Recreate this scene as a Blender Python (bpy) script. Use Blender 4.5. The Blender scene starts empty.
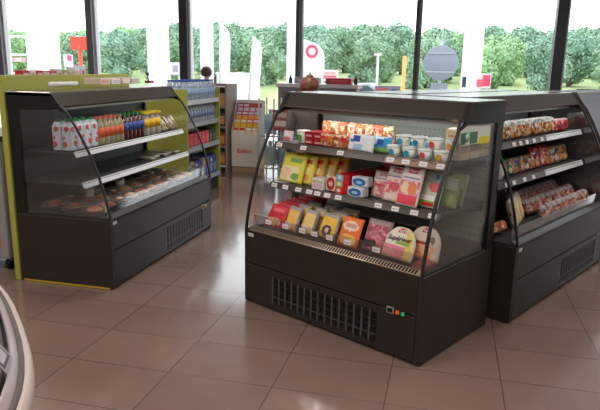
import bpy, bmesh, math, random
from mathutils import Vector, Matrix, Euler, noise
R = math.radians
PI = math.pi
SC = bpy.context.scene
COL = SC.collection
rnd = random.Random(7)

# ------------------------------------------------------------------ materials
_M = {}
def mat(name, col, rough=.5, metal=0., spec=.5, var=.06, scale=30., bump=0., alpha=1., emit=0., coat=0.):
    if name in _M: return _M[name]
    m = bpy.data.materials.new(name); m.use_nodes = True
    nt = m.node_tree; N = nt.nodes; L = nt.links
    b = N['Principled BSDF']
    b.inputs['Roughness'].default_value = rough
    b.inputs['Metallic'].default_value = metal
    b.inputs['Specular IOR Level'].default_value = spec
    b.inputs['Alpha'].default_value = alpha
    b.inputs['Coat Weight'].default_value = coat
    tc = N.new('ShaderNodeTexCoord'); nz = N.new('ShaderNodeTexNoise')
    nz.inputs['Scale'].default_value = scale; nz.inputs['Detail'].default_value = 3
    L.new(tc.outputs['Object'], nz.inputs['Vector'])
    mx = N.new('ShaderNodeMix'); mx.data_type = 'RGBA'
    c = list(col) + [1]
    mx.inputs[6].default_value = [max(0, v*(1-var)) for v in col] + [1]
    mx.inputs[7].default_value = [min(1, v*(1+var)) for v in col] + [1]
    L.new(nz.outputs['Fac'], mx.inputs[0]); L.new(mx.outputs[2], b.inputs['Base Color'])
    if bump:
        bp = N.new('ShaderNodeBump'); bp.inputs['Strength'].default_value = bump; bp.inputs['Distance'].default_value = .01
        L.new(nz.outputs['Fac'], bp.inputs['Height']); L.new(bp.outputs['Normal'], b.inputs['Normal'])
    if emit:
        b.inputs['Emission Color'].default_value = c; b.inputs['Emission Strength'].default_value = emit
    m.diffuse_color = c
    _M[name] = m
    return m

def glass(name, tint=(.96, .98, .98), refl=1.0, base=.04, rough=.0, refl_add=0.):
    if name in _M: return _M[name]
    m = bpy.data.materials.new(name); m.use_nodes = True
    nt = m.node_tree; N = nt.nodes; L = nt.links
    N.remove(N['Principled BSDF']); out = N['Material Output']
    tr = N.new('ShaderNodeBsdfTransparent'); tr.inputs[0].default_value = (*tint, 1)
    gl = N.new('ShaderNodeBsdfGlossy'); gl.inputs['Roughness'].default_value = rough
    gl.inputs['Color'].default_value = (1, 1, 1, 1)
    ge = N.new('ShaderNodeNewGeometry'); dt = N.new('ShaderNodeVectorMath'); dt.operation = 'DOT_PRODUCT'
    L.new(ge.outputs['Incoming'], dt.inputs[0]); L.new(ge.outputs['Normal'], dt.inputs[1])
    ab = N.new('ShaderNodeMath'); ab.operation = 'ABSOLUTE'; L.new(dt.outputs['Value'], ab.inputs[0])
    om = N.new('ShaderNodeMath'); om.operation = 'SUBTRACT'; om.inputs[0].default_value = 1; L.new(ab.outputs[0], om.inputs[1])
    pw = N.new('ShaderNodeMath'); pw.operation = 'POWER'; pw.inputs[1].default_value = 5; L.new(om.outputs[0], pw.inputs[0])
    fr = N.new('ShaderNodeMath'); fr.operation = 'MULTIPLY_ADD'; fr.inputs[1].default_value = .96; fr.inputs[2].default_value = .04; L.new(pw.outputs[0], fr.inputs[0])
    mt = N.new('ShaderNodeMath'); mt.operation = 'MULTIPLY_ADD'; mt.use_clamp = True
    mt.inputs[1].default_value = refl; mt.inputs[2].default_value = refl_add  # constant added to the angle-dependent reflection, even over the whole pane
    L.new(fr.outputs[0], mt.inputs[0])
    mx = N.new('ShaderNodeMixShader'); L.new(mt.outputs[0], mx.inputs[0])
    L.new(tr.outputs[0], mx.inputs[1]); L.new(gl.outputs[0], mx.inputs[2]); L.new(mx.outputs[0], out.inputs[0])
    _M[name] = m
    return m

def H(s):  # sRGB hex -> linear
    v = [int(s[i:i+2], 16)/255 for i in (0, 2, 4)]
    return tuple(x/12.92 if x <= .04045 else ((x+.055)/1.055)**2.4 for x in v)
def C(hexs, rough=.4, **k):
    return mat('print_'+hexs+('' if rough == .4 else '_%d' % int(rough*100)), H(hexs), rough, **k)

def busy(name, cols, scale=70, rough=.35, bump=0.):
    if name in _M: return _M[name]
    m = mat(name, H(cols[0]), rough, var=0); nt = m.node_tree; N = nt.nodes; L = nt.links; b = N['Principled BSDF']
    tc = N.new('ShaderNodeTexCoord'); oi = N.new('ShaderNodeObjectInfo')
    ad = N.new('ShaderNodeVectorMath'); ad.operation = 'MULTIPLY_ADD'
    cb = N.new('ShaderNodeCombineXYZ'); L.new(oi.outputs['Random'], cb.inputs[0]); L.new(oi.outputs['Random'], cb.inputs[2])
    L.new(cb.outputs[0], ad.inputs[0]); ad.inputs[1].default_value = (9, 9, 9); L.new(tc.outputs['Object'], ad.inputs[2])
    vo = N.new('ShaderNodeTexVoronoi'); vo.inputs['Scale'].default_value = scale; L.new(ad.outputs[0], vo.inputs['Vector'])
    sp = N.new('ShaderNodeSeparateColor'); L.new(vo.outputs['Color'], sp.inputs[0])
    cr = N.new('ShaderNodeValToRGB'); cr.color_ramp.interpolation = 'CONSTANT'; e = cr.color_ramp.elements
    e[0].color = [*H(cols[0]), 1]; e[1].position = 1/len(cols); e[1].color = [*H(cols[1]), 1]
    for i, c in enumerate(cols[2:]): q = e.new((i+2)/len(cols)); q.color = [*H(c), 1]
    L.new(sp.outputs[0], cr.inputs[0]); L.new(cr.outputs[0], b.inputs['Base Color'])
    return m
B_CRACK = busy('printed_biscuits', ['D8A078', 'E8D0B0', 'B86848', 'C88848', 'F0E0C8', 'C84838'])
B_PASTA = busy('printed_snacks', ['D8B080', 'C07848', 'E0C8A8', 'A85840', 'E8D8C0', '9A7850'], 60)
B_BREAD = busy('bread_through_film', ['C08040', 'A86030', 'D8A868', 'E8D0A0', '8A4A28', 'E8ECEC', 'D09050'], 45)
B_SNACK = busy('mixed_snack_print', ['A07850', 'C0A078', '704830', 'B84838', '586838', 'E0D0B8', '486080'], 45)
B_REDS = busy('red_snack_print', ['C02028', 'D84040', '801820', 'F0C8C0', 'C82830'], 45)
B_ROLL = busy('roll_through_film', ['8A5844', 'A86A5A', '5A3028', 'C89888', 'B0A0A0', '784038'], 50)
B_HAM = busy('printed_ham_slices', ['E8A0A0', 'F0C0B8', 'D87880', 'F4D8D0', 'E08890'], 45)
B_MEAT = busy('ham_slices_through_film', ['C07078', 'A85060', 'D890A0', 'B86070'], 55)
B_FILM = busy('crinkled_foil_top', ['D8E0DC', 'B8C0BC', 'F0F4F4', '98A0A0'], 60, .2)

ANTH = mat('anthracite_laminate', (.033, .025, .022), .42, spec=.22, var=.05, scale=6)
ANTH2 = mat('anthracite_edge', (.075, .066, .062), .35, spec=.5)
BLACK = mat('black_plastic', (.012, .011, .012), .4, spec=.3)
RUBBER = mat('black_rubber', (.01, .01, .01), .5)
CANOPY = mat('canopy_laminate', (.042, .030, .025), .5, spec=.2, scale=8)
TOPM = mat('case_top_laminate', (.13, .115, .10), .16, spec=.6)
BACKP = mat('case_back_steel', (.20, .235, .215), .45, metal=0)
DARKIN = mat('dark_interior', (.028, .028, .032), .45)
SHELF = mat('shelf_steel', (.09, .09, .095), .35, metal=.4)
RAILD = mat('dark_price_rail', (.07, .05, .04), .3)
RAILB = mat('bronze_price_rail', (.30, .19, .12), .3)
RAILW = mat('pale_price_rail', (.66, .68, .72), .3)
TAG = mat('tag_paper', (.85, .82, .83), .5)
TAGP = mat('tag_ink', (.40, .36, .42), .5)
CHROME = mat('brushed_steel', (.6, .58, .55), .25, metal=1)
BRASS = mat('warm_steel_grille', (.62, .50, .36), .3, metal=.7)
GREEN = mat('lime_green_laminate', (.36, .37, .07), .45, spec=.4, var=.04, scale=3)
WOOD = mat('light_wood', (.42, .27, .16), .5, var=.25, scale=9)
GREYWOOD = mat('grey_pink_laminate', (.34, .27, .26), .4)
WHITE = mat('white_paint', (.80, .80, .80), .45)
GL = glass('case_glass', (.90, .88, .88), 1.0, rough=.05, refl_add=.10)
GLS = glass('case_side_glass', (.93, .93, .93), 1.2, refl_add=.03)
GLW = glass('window_glass', (.97, .985, .98), .7)

# ------------------------------------------------------------------ mesh helper
class MB:
    def __init__(s): s.v = []; s.f = []; s.m = []; s.mats = []; s.smooth = []
    def mi(s, m):
        if m not in s.mats: s.mats.append(m)
        return s.mats.index(m)
    def add(s, vs, fs, m, sm=False):
        o = len(s.v); s.v += [tuple(v) for v in vs]; k = s.mi(m)
        for f in fs: s.f.append([o+i for i in f]); s.m.append(k); s.smooth.append(sm)
    def box(s, x0, x1, y0, y1, z0, z1, m):
        vs = [(x, y, z) for x in (x0, x1) for y in (y0, y1) for z in (z0, z1)]
        s.add(vs, [(0, 1, 3, 2), (4, 6, 7, 5), (0, 4, 5, 1), (2, 3, 7, 6), (0, 2, 6, 4), (1, 5, 7, 3)], m)
    def rbox(s, x0, x1, y0, y1, z0, z1, m, bev=.005, seg=2):
        bm = bmesh.new(); bmesh.ops.create_cube(bm, size=1)
        for v in bm.verts:
            v.co = ((x0+x1)/2+v.co.x*(x1-x0), (y0+y1)/2+v.co.y*(y1-y0), (z0+z1)/2+v.co.z*(z1-z0))
        bev = min(bev, .45*min(x1-x0, y1-y0, z1-z0))
        bmesh.ops.bevel(bm, geom=list(bm.edges), offset=bev, segments=seg, affect='EDGES', profile=.5)
        s.bm(bm, m)
    def bm(s, bm, m, sm=False):
        bm.verts.index_update()
        s.add([v.co[:] for v in bm.verts], [[v.index for v in f.verts] for f in bm.faces], m, sm); bm.free()
    def poly_x(s, pts, x0, x1, m):      # polygon in (y,z) extruded along x
        n = len(pts)
        vs = [(x0, y, z) for y, z in pts]+[(x1, y, z) for y, z in pts]
        s.add(vs, [list(range(n))[::-1], list(range(n, 2*n))]+[(i, (i+1) % n, n+(i+1) % n, n+i) for i in range(n)], m)
    def poly_y(s, pts, y0, y1, m):      # polygon in (x,z) extruded along y
        n = len(pts)
        vs = [(x, y0, z) for x, z in pts]+[(x, y1, z) for x, z in pts]
        s.add(vs, [list(range(n)), list(range(n, 2*n))[::-1]]+[(i, n+i, n+(i+1) % n, (i+1) % n) for i in range(n)], m)
    def poly_z(s, pts, z0, z1, m):
        n = len(pts)
        vs = [(x, y, z0) for x, y in pts]+[(x, y, z1) for x, y in pts]
        s.add(vs, [list(range(n))[::-1], list(range(n, 2*n))]+[(i, (i+1) % n, n+(i+1) % n, n+i) for i in range(n)], m)
    def lathe(s, prof, m, n=16, cx=0, cy=0, sx=1, sy=1, sm=True):
        vs = []
        for r, z in prof:
            for k in range(n):
                a = 2*PI*k/n; vs.append((cx+r*math.cos(a)*sx, cy+r*math.sin(a)*sy, z))
        fs = []
        for i in range(len(prof)-1):
            for k in range(n):
                a, b = i*n+k, i*n+(k+1) % n; fs.append((a, b, b+n, a+n))
        fs.append(list(range(n))[::-1]); fs.append([(len(prof)-1)*n+k for k in range(n)])
        s.add(vs, fs, m, sm)
    def tube(s, pts, r, m, n=8):
        pts = [Vector(p) for p in pts]; vs = []
        for i, p in enumerate(pts):
            d = (pts[min(i+1, len(pts)-1)]-pts[max(i-1, 0)]).normalized()
            a = d.orthogonal().normalized() if abs(d.z) < .9 else d.cross(Vector((1, 0, 0))).normalized()
            b = d.cross(a)
            for k in range(n): t = 2*PI*k/n; vs.append(p+a*r*math.cos(t)+b*r*math.sin(t))
        fs = [(i*n+k, i*n+(k+1) % n, (i+1)*n+(k+1) % n, (i+1)*n+k) for i in range(len(pts)-1) for k in range(n)]
        fs += [list(range(n))[::-1], [(len(pts)-1)*n+k for k in range(n)]]
        s.add(vs, fs, m, True)
    def build(s, name, parent=None):
        me = bpy.data.meshes.new(name); me.from_pydata(s.v, [], s.f)
        for m in s.mats: me.materials.append(m)
        me.polygons.foreach_set('material_index', s.m); me.polygons.foreach_set('use_smooth', s.smooth)
        me.update()
        bm = bmesh.new(); bm.from_mesh(me); bmesh.ops.recalc_face_normals(bm, faces=bm.faces); bm.to_mesh(me); bm.free()
        o = bpy.data.objects.new(name, me); COL.objects.link(o)
        if parent: o.parent = parent
        return o

def tag(o, label=None, cat=None, group=None, kind=None):
    if label: o['label'] = label
    if cat: o['category'] = cat
    if group: o['group'] = group
    if kind: o['kind'] = kind
    return o
def empty(name, loc=(0, 0, 0), rz=0):
    o = bpy.data.objects.new(name, None); COL.objects.link(o); o.location = loc; o.rotation_euler = (0, 0, rz)
    o.empty_display_size = .1
    return o
def copy_tree(o, parent=None):
    c = o.copy(); COL.objects.link(c)
    if parent: c.parent = parent
    for ch in [x for x in o.children]: copy_tree(ch, c)
    return c
def text_mesh(txt, size, m, ext=.0006, align='CENTER', shear=0):
    cu = bpy.data.curves.new('t', 'FONT'); cu.body = txt; cu.size = size; cu.align_x = align; cu.align_y = 'CENTER'
    cu.extrude = ext; cu.shear = shear; cu.offset = size*.012; cu.resolution_u = 3
    o = bpy.data.objects.new('t', cu); COL.objects.link(o)
    me = bpy.data.meshes.new_from_object(o.evaluated_get(bpy.context.evaluated_depsgraph_get()))
    bpy.data.objects.remove(o); bpy.data.curves.remove(cu)
    me.materials.clear(); me.materials.append(m)
    me.transform(Matrix.Rotation(PI/2, 4, 'X'))     # reads from -Y
    return me
def text_obj(name, txt, size, m, loc, parent, rot=(0, 0, 0), **k):
    o = bpy.data.objects.new(name, text_mesh(txt, size, m, **k)); COL.objects.link(o)
    o.parent = parent; o.location = loc; o.rotation_euler = rot
    return o
ORD = ['first', 'second', 'third', 'fourth', 'fifth', 'sixth', 'seventh', 'eighth', 'ninth', 'tenth', 'eleventh', 'twelfth', 'thirteenth', 'fourteenth', 'fifteenth', 'sixteenth']

# ------------------------------------------------------------------ camera
cam = bpy.data.cameras.new('camera'); co = bpy.data.objects.new('camera', cam); COL.objects.link(co)
pitch, yaw, roll = 0.23145, -0.23709, 0.0188
fwd = Vector((math.sin(yaw), math.cos(yaw), 0)); rt = Vector((math.cos(yaw), -math.sin(yaw), 0)); up = Vector((0, 0, 1))
F_ = fwd*math.cos(pitch)-up*math.sin(pitch); U_ = up*math.cos(pitch)+fwd*math.sin(pitch)
R_ = rt*math.cos(roll)+U_*math.sin(roll); U2 = U_*math.cos(roll)-rt*math.sin(roll)
M3 = Matrix((R_, U2, -F_)).transposed()
co.matrix_world = Matrix.Translation((0, 0, 1.6)) @ M3.to_4x4()
cam.sensor_width = 36; cam.lens = 36*603.9/600; cam.shift_y = 5/600; cam.clip_end = 300; cam.clip_start = .05
SC.camera = co

# ------------------------------------------------------------------ room
def floor_material():
    m = bpy.data.materials.new('glossy_brown_tiles'); m.use_nodes = True
    nt = m.node_tree; N = nt.nodes; L = nt.links; b = N['Principled BSDF']
    tc = N.new('ShaderNodeTexCoord'); sp = N.new('ShaderNodeSeparateXYZ'); L.new(tc.outputs['Object'], sp.inputs[0])
    def axis(i, off, size, w):
        a = N.new('ShaderNodeMath'); a.operation = 'ADD'; a.inputs[1].default_value = -off+100*size; L.new(sp.outputs[i], a.inputs[0])
        d = N.new('ShaderNodeMath'); d.operation = 'DIVIDE'; d.inputs[1].default_value = size; L.new(a.outputs[0], d.inputs[0])
        f = N.new('ShaderNodeMath'); f.operation = 'FRACT'; L.new(d.outputs[0], f.inputs[0])
        fl = N.new('ShaderNodeMath'); fl.operation = 'FLOOR'; L.new(d.outputs[0], fl.inputs[0])
        s = N.new('ShaderNodeMath'); s.operation = 'SUBTRACT'; s.inputs[1].default_value = .5; L.new(f.outputs[0], s.inputs[0])
        ab = N.new('ShaderNodeMath'); ab.operation = 'ABSOLUTE'; L.new(s.outputs[0], ab.inputs[0])
        g = N.new('ShaderNodeMath'); g.operation = 'GREATER_THAN'; g.inputs[1].default_value = .5-w/size/2; L.new(ab.outputs[0], g.inputs[0])
        return g, fl
    gx, fx = axis(0, -1.937, .5762, .006); gy, fy = axis(1, 2.701, .3993, .006)
    mx = N.new('ShaderNodeMath'); mx.operation = 'MAXIMUM'; L.new(gx.outputs[0], mx.inputs[0]); L.new(gy.outputs[0], mx.inputs[1])
    cb = N.new('ShaderNodeCombineXYZ'); L.new(fx.outputs[0], cb.inputs[0]); L.new(fy.outputs[0], cb.inputs[1])
    wn = N.new('ShaderNodeTexWhiteNoise'); L.new(cb.outputs[0], wn.inputs[0])
    nz = N.new('ShaderNodeTexNoise'); nz.inputs['Scale'].default_value = 2.2; nz.inputs['Detail'].default_value = 6; L.new(tc.outputs['Object'], nz.inputs['Vector'])
    av = N.new('ShaderNodeMath'); av.operation = 'MULTIPLY_ADD'; av.inputs[1].default_value = .35; L.new(wn.outputs[0], av.inputs[0]); L.new(nz.outputs['Fac'], av.inputs[2])
    cr = N.new('ShaderNodeMix'); cr.data_type = 'RGBA'
    cr.inputs[6].default_value = (.185, .120, .098, 1); cr.inputs[7].default_value = (.265, .178, .150, 1)
    L.new(av.outputs[0], cr.inputs[0])
    c2 = N.new('ShaderNodeMix'); c2.data_type = 'RGBA'; c2.inputs[7].default_value = (.10, .065, .055, 1)
    L.new(cr.outputs[2], c2.inputs[6]); L.new(mx.outputs[0], c2.inputs[0]); L.new(c2.outputs[2], b.inputs['Base Color'])
    rr = N.new('ShaderNodeMapRange'); rr.inputs[3].default_value = .13; rr.inputs[4].default_value = .22
    n2 = N.new('ShaderNodeTexNoise'); n2.inputs['Scale'].default_value = 5; L.new(tc.outputs['Object'], n2.inputs['Vector'])
    L.new(n2.outputs['Fac'], rr.inputs[0]); L.new(rr.outputs[0], b.inputs['Roughness'])
    b.inputs['Specular IOR Level'].default_value = .9; b.inputs['Coat Weight'].default_value = .6; b.inputs['Coat Roughness'].default_value = .10
    bp = N.new('ShaderNodeBump'); bp.inputs['Strength'].default_value = .25; bp.inputs['Distance'].default_value = .002; bp.invert = True
    L.new(mx.outputs[0], bp.inputs['Height']); L.new(bp.outputs['Normal'], b.inputs['Normal'])
    return m
XL, XR, YN, YF, ZC = -12.5, 6.5, -3.0, 10.5, 3.2
def struct(mb, name, parent=None):
    o = mb.build(name, parent)
    if not parent: o['kind'] = 'structure'
    return o
m = MB(); m.box(XL, XR, YN, YF+.12, -.1, 0, floor_material()); struct(m, 'floor')
WALL = mat('wall_plaster', (.62, .60, .57), .7, scale=20, bump=.1)
CEIL = mat('ceiling_tiles', (.72, .72, .72), .8)
m = MB(); m.box(XL, XR, YN, YF+.12, ZC, ZC+.1, CEIL); struct(m, 'ceiling')
m = MB(); m.box(XL-.12, XL, YN, YF+.12, -.1, ZC+.1, WALL); struct(m, 'wall_left')
m = MB(); m.box(XR, XR+.12, YN, YF+.12, -.1, ZC+.1, WALL); struct(m, 'wall_right')
m = MB(); m.box(XL, XR, YN-.12, YN, -.1, ZC+.1, WALL); struct(m, 'wall_front')
FRAMEM = mat('window_frame_aluminium', (.045, .045, .055), .4, spec=.5)
FRAMEG = mat('grey_aluminium', (.22, .22, .26), .4)
m = MB(); m.box(XL, XR, YF, YF+.12, -.1, .10, FRAMEG); m.box(XL, XR, YF, YF+.12, 2.95, ZC+.1, FRAMEG); struct(m, 'wall_back')
mull = [(-10.55, .05), (-8.57, .10), (-6.58, .09), (-4.69, .12), (-2.60, .05), (-.59, .045), (1.63, .12), (3.7, .05), (5.7, .05)]
xs = [XL]+[a for a, b in mull]+[XR]
for i, (x, w) in enumerate(mull):
    m = MB()
    big = w > .06
    m.rbox(x-w, x+w*.35, YF-.10, YF+.14, .10, 2.95, FRAMEG if x < -6 else FRAMEM, .006)
    if x < -6: m.rbox(x-w-.03, x-w, YF-.06, YF+.14, .10, 2.95, FRAMEM, .004)
    if not big and x > -6: m.rbox(x+w*.35, x+w*.8, YF-.04, YF+.12, .10, 2.95, FRAMEG, .004)
    m.box(x+w*.35, x+w*.35+.03, YF-.02, YF+.1, .10, 2.95, WHITE if big else FRAMEM)
    struct(m, 'trim_%d' % (i+1))
for i in range(len(xs)-1):
    m = MB(); a, b = xs[i]+.001, xs[i+1]-.001
    w0 = (mull[i-1][1]*.35+.03) if i > 0 else 0; w1 = (mull[i][1]+(.03 if mull[i][0] < -6 else 0)) if i < len(mull) else 0
    a += w0; b -= w1
    m.box(a, b, YF+.02, YF+.08, .10, .15, FRAMEG); m.box(a, b, YF+.02, YF+.08, 2.90, 2.95, FRAMEG)
    o = struct(m, 'window_%d' % (i+1))
    g = MB(); g.box(a, b, YF+.045, YF+.055, .15, 2.90, GLW); g.build('window_pane', o)

# ------------------------------------------------------------------ refrigerated cases
PROF0 = [(0, .52), (.018, .62), (.045, .74), (.080, .86), (.125, .98), (.172, 1.08), (.225, 1.18), (.290, 1.285), (.335, 1.335), (.40, 1.425)]
D = .82
PROF = [(y, .52+(z-.52)*1.004) for y, z in PROF0]
def yprof(z):
    for (a, b), (c, d) in zip(PROF, PROF[1:]):
        if b <= z <= d: return a+(c-a)*(z-b)/(d-b)
    return 0
def fmat_perf():
    m = mat('perforated_back_steel', (.46, .52, .48), .42, metal=.0)
    if 'perf' in m: return m
    m['perf'] = 1
    nt = m.node_tree; N = nt.nodes; L = nt.links; b = N['Principled BSDF']
    tc = N.new('ShaderNodeTexCoord'); sp = N.new('ShaderNodeSeparateXYZ'); L.new(tc.outputs['Object'], sp.inputs[0])
    def wv(i, s, lim):
        a = N.new('ShaderNodeMath'); a.operation = 'MULTIPLY'; a.inputs[1].default_value = s; L.new(sp.outputs[i], a.inputs[0])
        f = N.new('ShaderNodeMath'); f.operation = 'FRACT'; L.new(a.outputs[0], f.inputs[0])
        g = N.new('ShaderNodeMath'); g.operation = 'LESS_THAN'; g.inputs[1].default_value = lim; L.new(f.outputs[0], g.inputs[0]); return g
    a = wv(0, 30, .45); c = wv(2, 22, .15)
    k = N.new('ShaderNodeMath'); k.operation = 'MULTIPLY'; L.new(a.outputs[0], k.inputs[0]); L.new(c.outputs[0], k.inputs[1])
    old = b.inputs['Base Color'].links[0].from_socket
    mx = N.new('ShaderNodeMix'); mx.data_type = 'RGBA'; mx.inputs[7].default_value = (.26, .30, .27, 1)
    L.new(old, mx.inputs[6]); L.new(k.outputs[0], mx.inputs[0]); L.new(mx.outputs[2], b.inputs['Base Color'])
    return m
def price_tags(parent, us, y, z, w=.05, h=.026, tilt=-.35):
    for u in us:
        m = MB(); m.box(-w/2, w/2, -.0015, 0, -h/2, h/2, TAG); m.box(-w*.36, w*.30, -.0022, -.0015, -h*.12, h*.06, TAGP)
        o = m.build('price_tag', parent); o.location = (u, y, z); o.rotation_euler = (tilt, 0, 0)
def make_case(L, origin, rz, label, shelves, grille, deck_grille=True, backm=None, lip_tags=(), rail='dark', controls=None, lit=0, D=.82, hk=1.004, yellow=False):
    PROF = [(y, .52+(z-.52)*hk) for y, z in PROF0]
    Z = lambda z: .52+(z-.52)*hk
    root = empty('refrigerated_display_case', (*origin, 0), rz)
    tag(root, label, 'refrigerated display case')
    T = .035
    m = MB(); m.box(T, L-T, .05, D-.02, .0, .05, BLACK)
    for x in (.10, L-.10):
        for y in (.10, D-.1): m.box(x-.02, x+.02, y-.02, y+.02, 0, .05, BLACK)
    m.build('plinth', root)
    m = MB(); m.box(T, L-T, .018, D-.02, .05, .475, DARKIN); m.build('base_cabinet', root)
    # front panels
    g0, g1 = grille
    seam = .29
    m = MB(); m.rbox(T, L-T, 0, .018, seam+.004, .515, ANTH, .003); m.build('upper_front_panel', root)
    m = MB(); gz0, gz1 = .055, .245
    m.rbox(T, g0, 0, .018, .02, seam-.004, ANTH, .003); m.rbox(g1, L-T, 0, .018, .02, seam-.004, ANTH, .003)
    m.box(g0, g1, 0, .018, .02, gz0, ANTH); m.box(g0, g1, 0, .018, gz1, seam-.004, ANTH)
    m.build('lower_front_panel', root)
    m = MB(); m.box(g0, g1, .012, .017, gz0, gz1, BLACK)
    n = int((g1-g0)/.055); st = (g1-g0)/n
    for k in range(n):
        x = g0+k*st
        m.box(x, x+.013, 0, .012, gz0, gz1, ANTH2)
        for j in range(9):
            z = gz0+.006+j*(gz1-gz0)/9; m.box(x+.013, x+st, .003, .010, z, z+.007, BLACK if j % 2 else ANTH)
    m.box(g0, g1, -.001, .012, gz0+.045, gz0+.050, ANTH2)
    m.build('ventilation_grille', root)
    # end panels
    for k, x in enumerate((0, L-T)):
        m = MB(); m.rbox(x, x+T, 0, D, .004, .52, ANTH, .006); m.box(x+.002, x+T-.002, .02, D, 0, .015, BLACK)
        m.build('end_panel', root)
        xg = x+.012 if k == 0 else x+T-.020
        m = MB(); m.poly_x([(y+.004, z) for y, z in PROF[:-1]]+[(.40, Z(1.335)), (D-.08, Z(1.335)), (D-.08, .52)], xg, xg+.008, GLS)
        m.build('end_glass', root)
        m = MB()
        pr = PROF[:9]
        for (a, b), (c, d) in zip(pr, pr[1:]):
            m.poly_x([(a-.006, b), (c-.006, d), (c+.008, d), (a+.008, b)], xg-.004, xg+.012, RUBBER)
        m.box(xg-.003, xg+.011, 0, D-.08, .515, .528, RUBBER)
        m.build('glass_edge_trim', root)
        m = MB()
        m.poly_x([(.290, Z(1.285)), (.335, Z(1.335)), (.40, Z(1.425)), (D, Z(1.425)), (D, Z(1.30)), (.36, Z(1.31))], x, x+T, BLACK)
        m.rbox(x+.005, x+T-.003, D-.085, D, .50, Z(1.32), BLACK, .003)
        m.build('end_frame', root)
    # back, top, canopy
    bmn = backm or fmat_perf()
    m = MB(); m.box(T, L-T, D-.06, D-.05, .50, Z(1.33), bmn); m.box(.006, L-.006, D-.05, D, .05, Z(1.40), BLACK); m.build('back_panel', root)
    m = MB()
    m.poly_x([(.335, Z(1.335)), (.345, Z(1.345)), (.402, Z(1.424)), (.45, Z(1.424)), (.45, Z(1.335)), (.36, Z(1.322))], T, L-T, CANOPY)
    m.box(T, L-T, .45, D-.06, Z(1.345), Z(1.40), BLACK)
    m.build('canopy', root)
    m = MB(); m.rbox(0, L, .405, D, Z(1.400), Z(1.432), TOPM, .004); m.build('top_panel', root)
    m = MB(); m.box(T+.02, L-T-.02, .40, .43, Z(1.300), Z(1.322), mat('lamp_housing', (.45, .43, .41), .3)); m.build('light_strip', root)
    # deck
    m = MB()
    m.poly_x([(.045, .515), (.045, .50), (D-.06, .50), (D-.06, .56), (D-.10, .56), (.13, .515)], T, L-T, DARKIN if not lit else SHELF)
    m.build('deck', root)
    m = MB(); m.box(T, L-T, 0, .010, .505, .522, CANOPY); m.poly_x([(.010, .505), (.010, .520), (.052, .542), (.052, .505)], T, L-T, BRASS if deck_grille else SHELF)
    if deck_grille:
        n = int((L-2*T)/.02)
        for k in range(n):
            x = T+k*.02; m.poly_x([(.016, .5235), (.048, .5405), (.048, .5415), (.016, .5245)], x, x+.011, BLACK)
    m.build('air_grille', root)
    m = MB(); m.box(T, L-T, .053, .058, .515, .625, GL); lip = m.build('front_glass_lip', root)
    price_tags(lip, lip_tags, .051, .592, .052, .030, 0)
    # shelves
    for si, (z, y0, tags, style) in enumerate(shelves):
        m = MB(); m.box(T+.01, L-T-.01, y0, D-.07, z-.012, z, SHELF)
        for k in range(int((L-.1)/.47)+1):
            x = T+.02+k*(L-2*T-.05)/max(1, int((L-.1)/.47)); m.poly_x([(D-.07, z-.012), (D-.07, z-.07), (y0+.12, z-.012)], x, x+.004, BLACK)
        sh = m.build('shelf', root)
        # rail segments
        segs = style if isinstance(style, list) else [(T+.005, L-T-.005, style)]
        m = MB()
        for a, b, st_ in segs:
            mm = {'dark': RAILD, 'white': RAILW, 'bronze': RAILB}[st_]
            m.poly_x([(y0+.004, z+.006), (y0-.012, z-.034), (y0-.008, z-.036), (y0+.012, z+.006)], a, b-.003, mm)
        m.build('price_rail', sh)
        price_tags(sh, tags, y0-.007, z-.014, .052, .028, -.38)
    # controls
    if controls:
        cx, cz = controls
        m = MB(); m.rbox(cx-.024, cx+.024, -.006, .002, cz-.020, cz+.018, mat('control_bezel', (.35, .33, .32), .4), .002)
        m.box(cx-.017, cx+.017, -.008, -.006, cz-.013, cz+.012, BLACK)
        cp = m.build('control_panel', root)
        m = MB(); m.rbox(cx+.040, cx+.060, -.010, 0, cz-.012, cz+.010, mat('orange_switch', H('F0601C'), .3, emit=.25), .003); m.build('switch', root)['label'] = 'orange lit switch'
        m = MB(); m.rbox(cx+.075, cx+.095, -.010, 0, cz-.012, cz+.010, mat('green_switch', H('12B070'), .3, emit=.25), .003); m.build('switch', root)['label'] = 'green lit switch'
        m = MB(); m.lathe([(.004, 0), (.004, .003)], CHROME, 8); sc = m.build('lock', root); sc.location = (cx+.15, 0, cz-.005); sc.rotation_euler = (PI/2, 0, 0)
    m = MB(); m.box(T+.005, T+.055, -.001, 0, .480, .502, TAG); m.box(T+.010, T+.048, -.0016, -.001, .487, .495, TAGP); m.build('maker_plate', root)
    if yellow:
        m = MB(); m.box(-.004, 0, .03, D-.02, .004, .016, mat('yellow_cable', H('C0A020'), .5)); m.build('floor_seal', root)['label'] = 'thin yellow strip along the foot'
    return root
ANG = 0.49929
U3 = Vector((math.cos(ANG), -math.sin(ANG), 0)); W3 = Vector((math.sin(ANG), math.cos(ANG), 0))
F1 = Vector((-.067, 3.116, 0)); L1 = 1.41; O1 = F1-U3*L1
c1 = make_case(L1, O1[:2], -ANG, 'short dark case of sliced ham, cheese and yoghurt in the centre foreground',
    [(.825, .21, [.083, .188, .307, .405, .474, .558, .648, .953, 1.073, 1.201, 1.318], 'dark'),
     (1.10, .25, [.088, .309, .621, .994, 1.09+.01, 1.215, 1.325], [(.04, .95, 'dark'), (.95, 1.375, 'bronze')])],
    (.27, 1.12), lip_tags=[.18, .337, .486, .588, .709, .848, 1.058], controls=(1.21, .285))
OL = Vector((-2.276, 3.70, 0)); LL = 1.885
cl = make_case(LL, OL[:2], PI/2, 'long dark case of bottled drinks and pastries against the green panel at left',
    [(.765, .22, [], 'white'), (.985, .27, [.2], 'white')], (.86, 1.65), deck_grille=False, backm=DARKIN, controls=(1.66, .262), yellow=True, D=.765, hk=.967)
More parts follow.
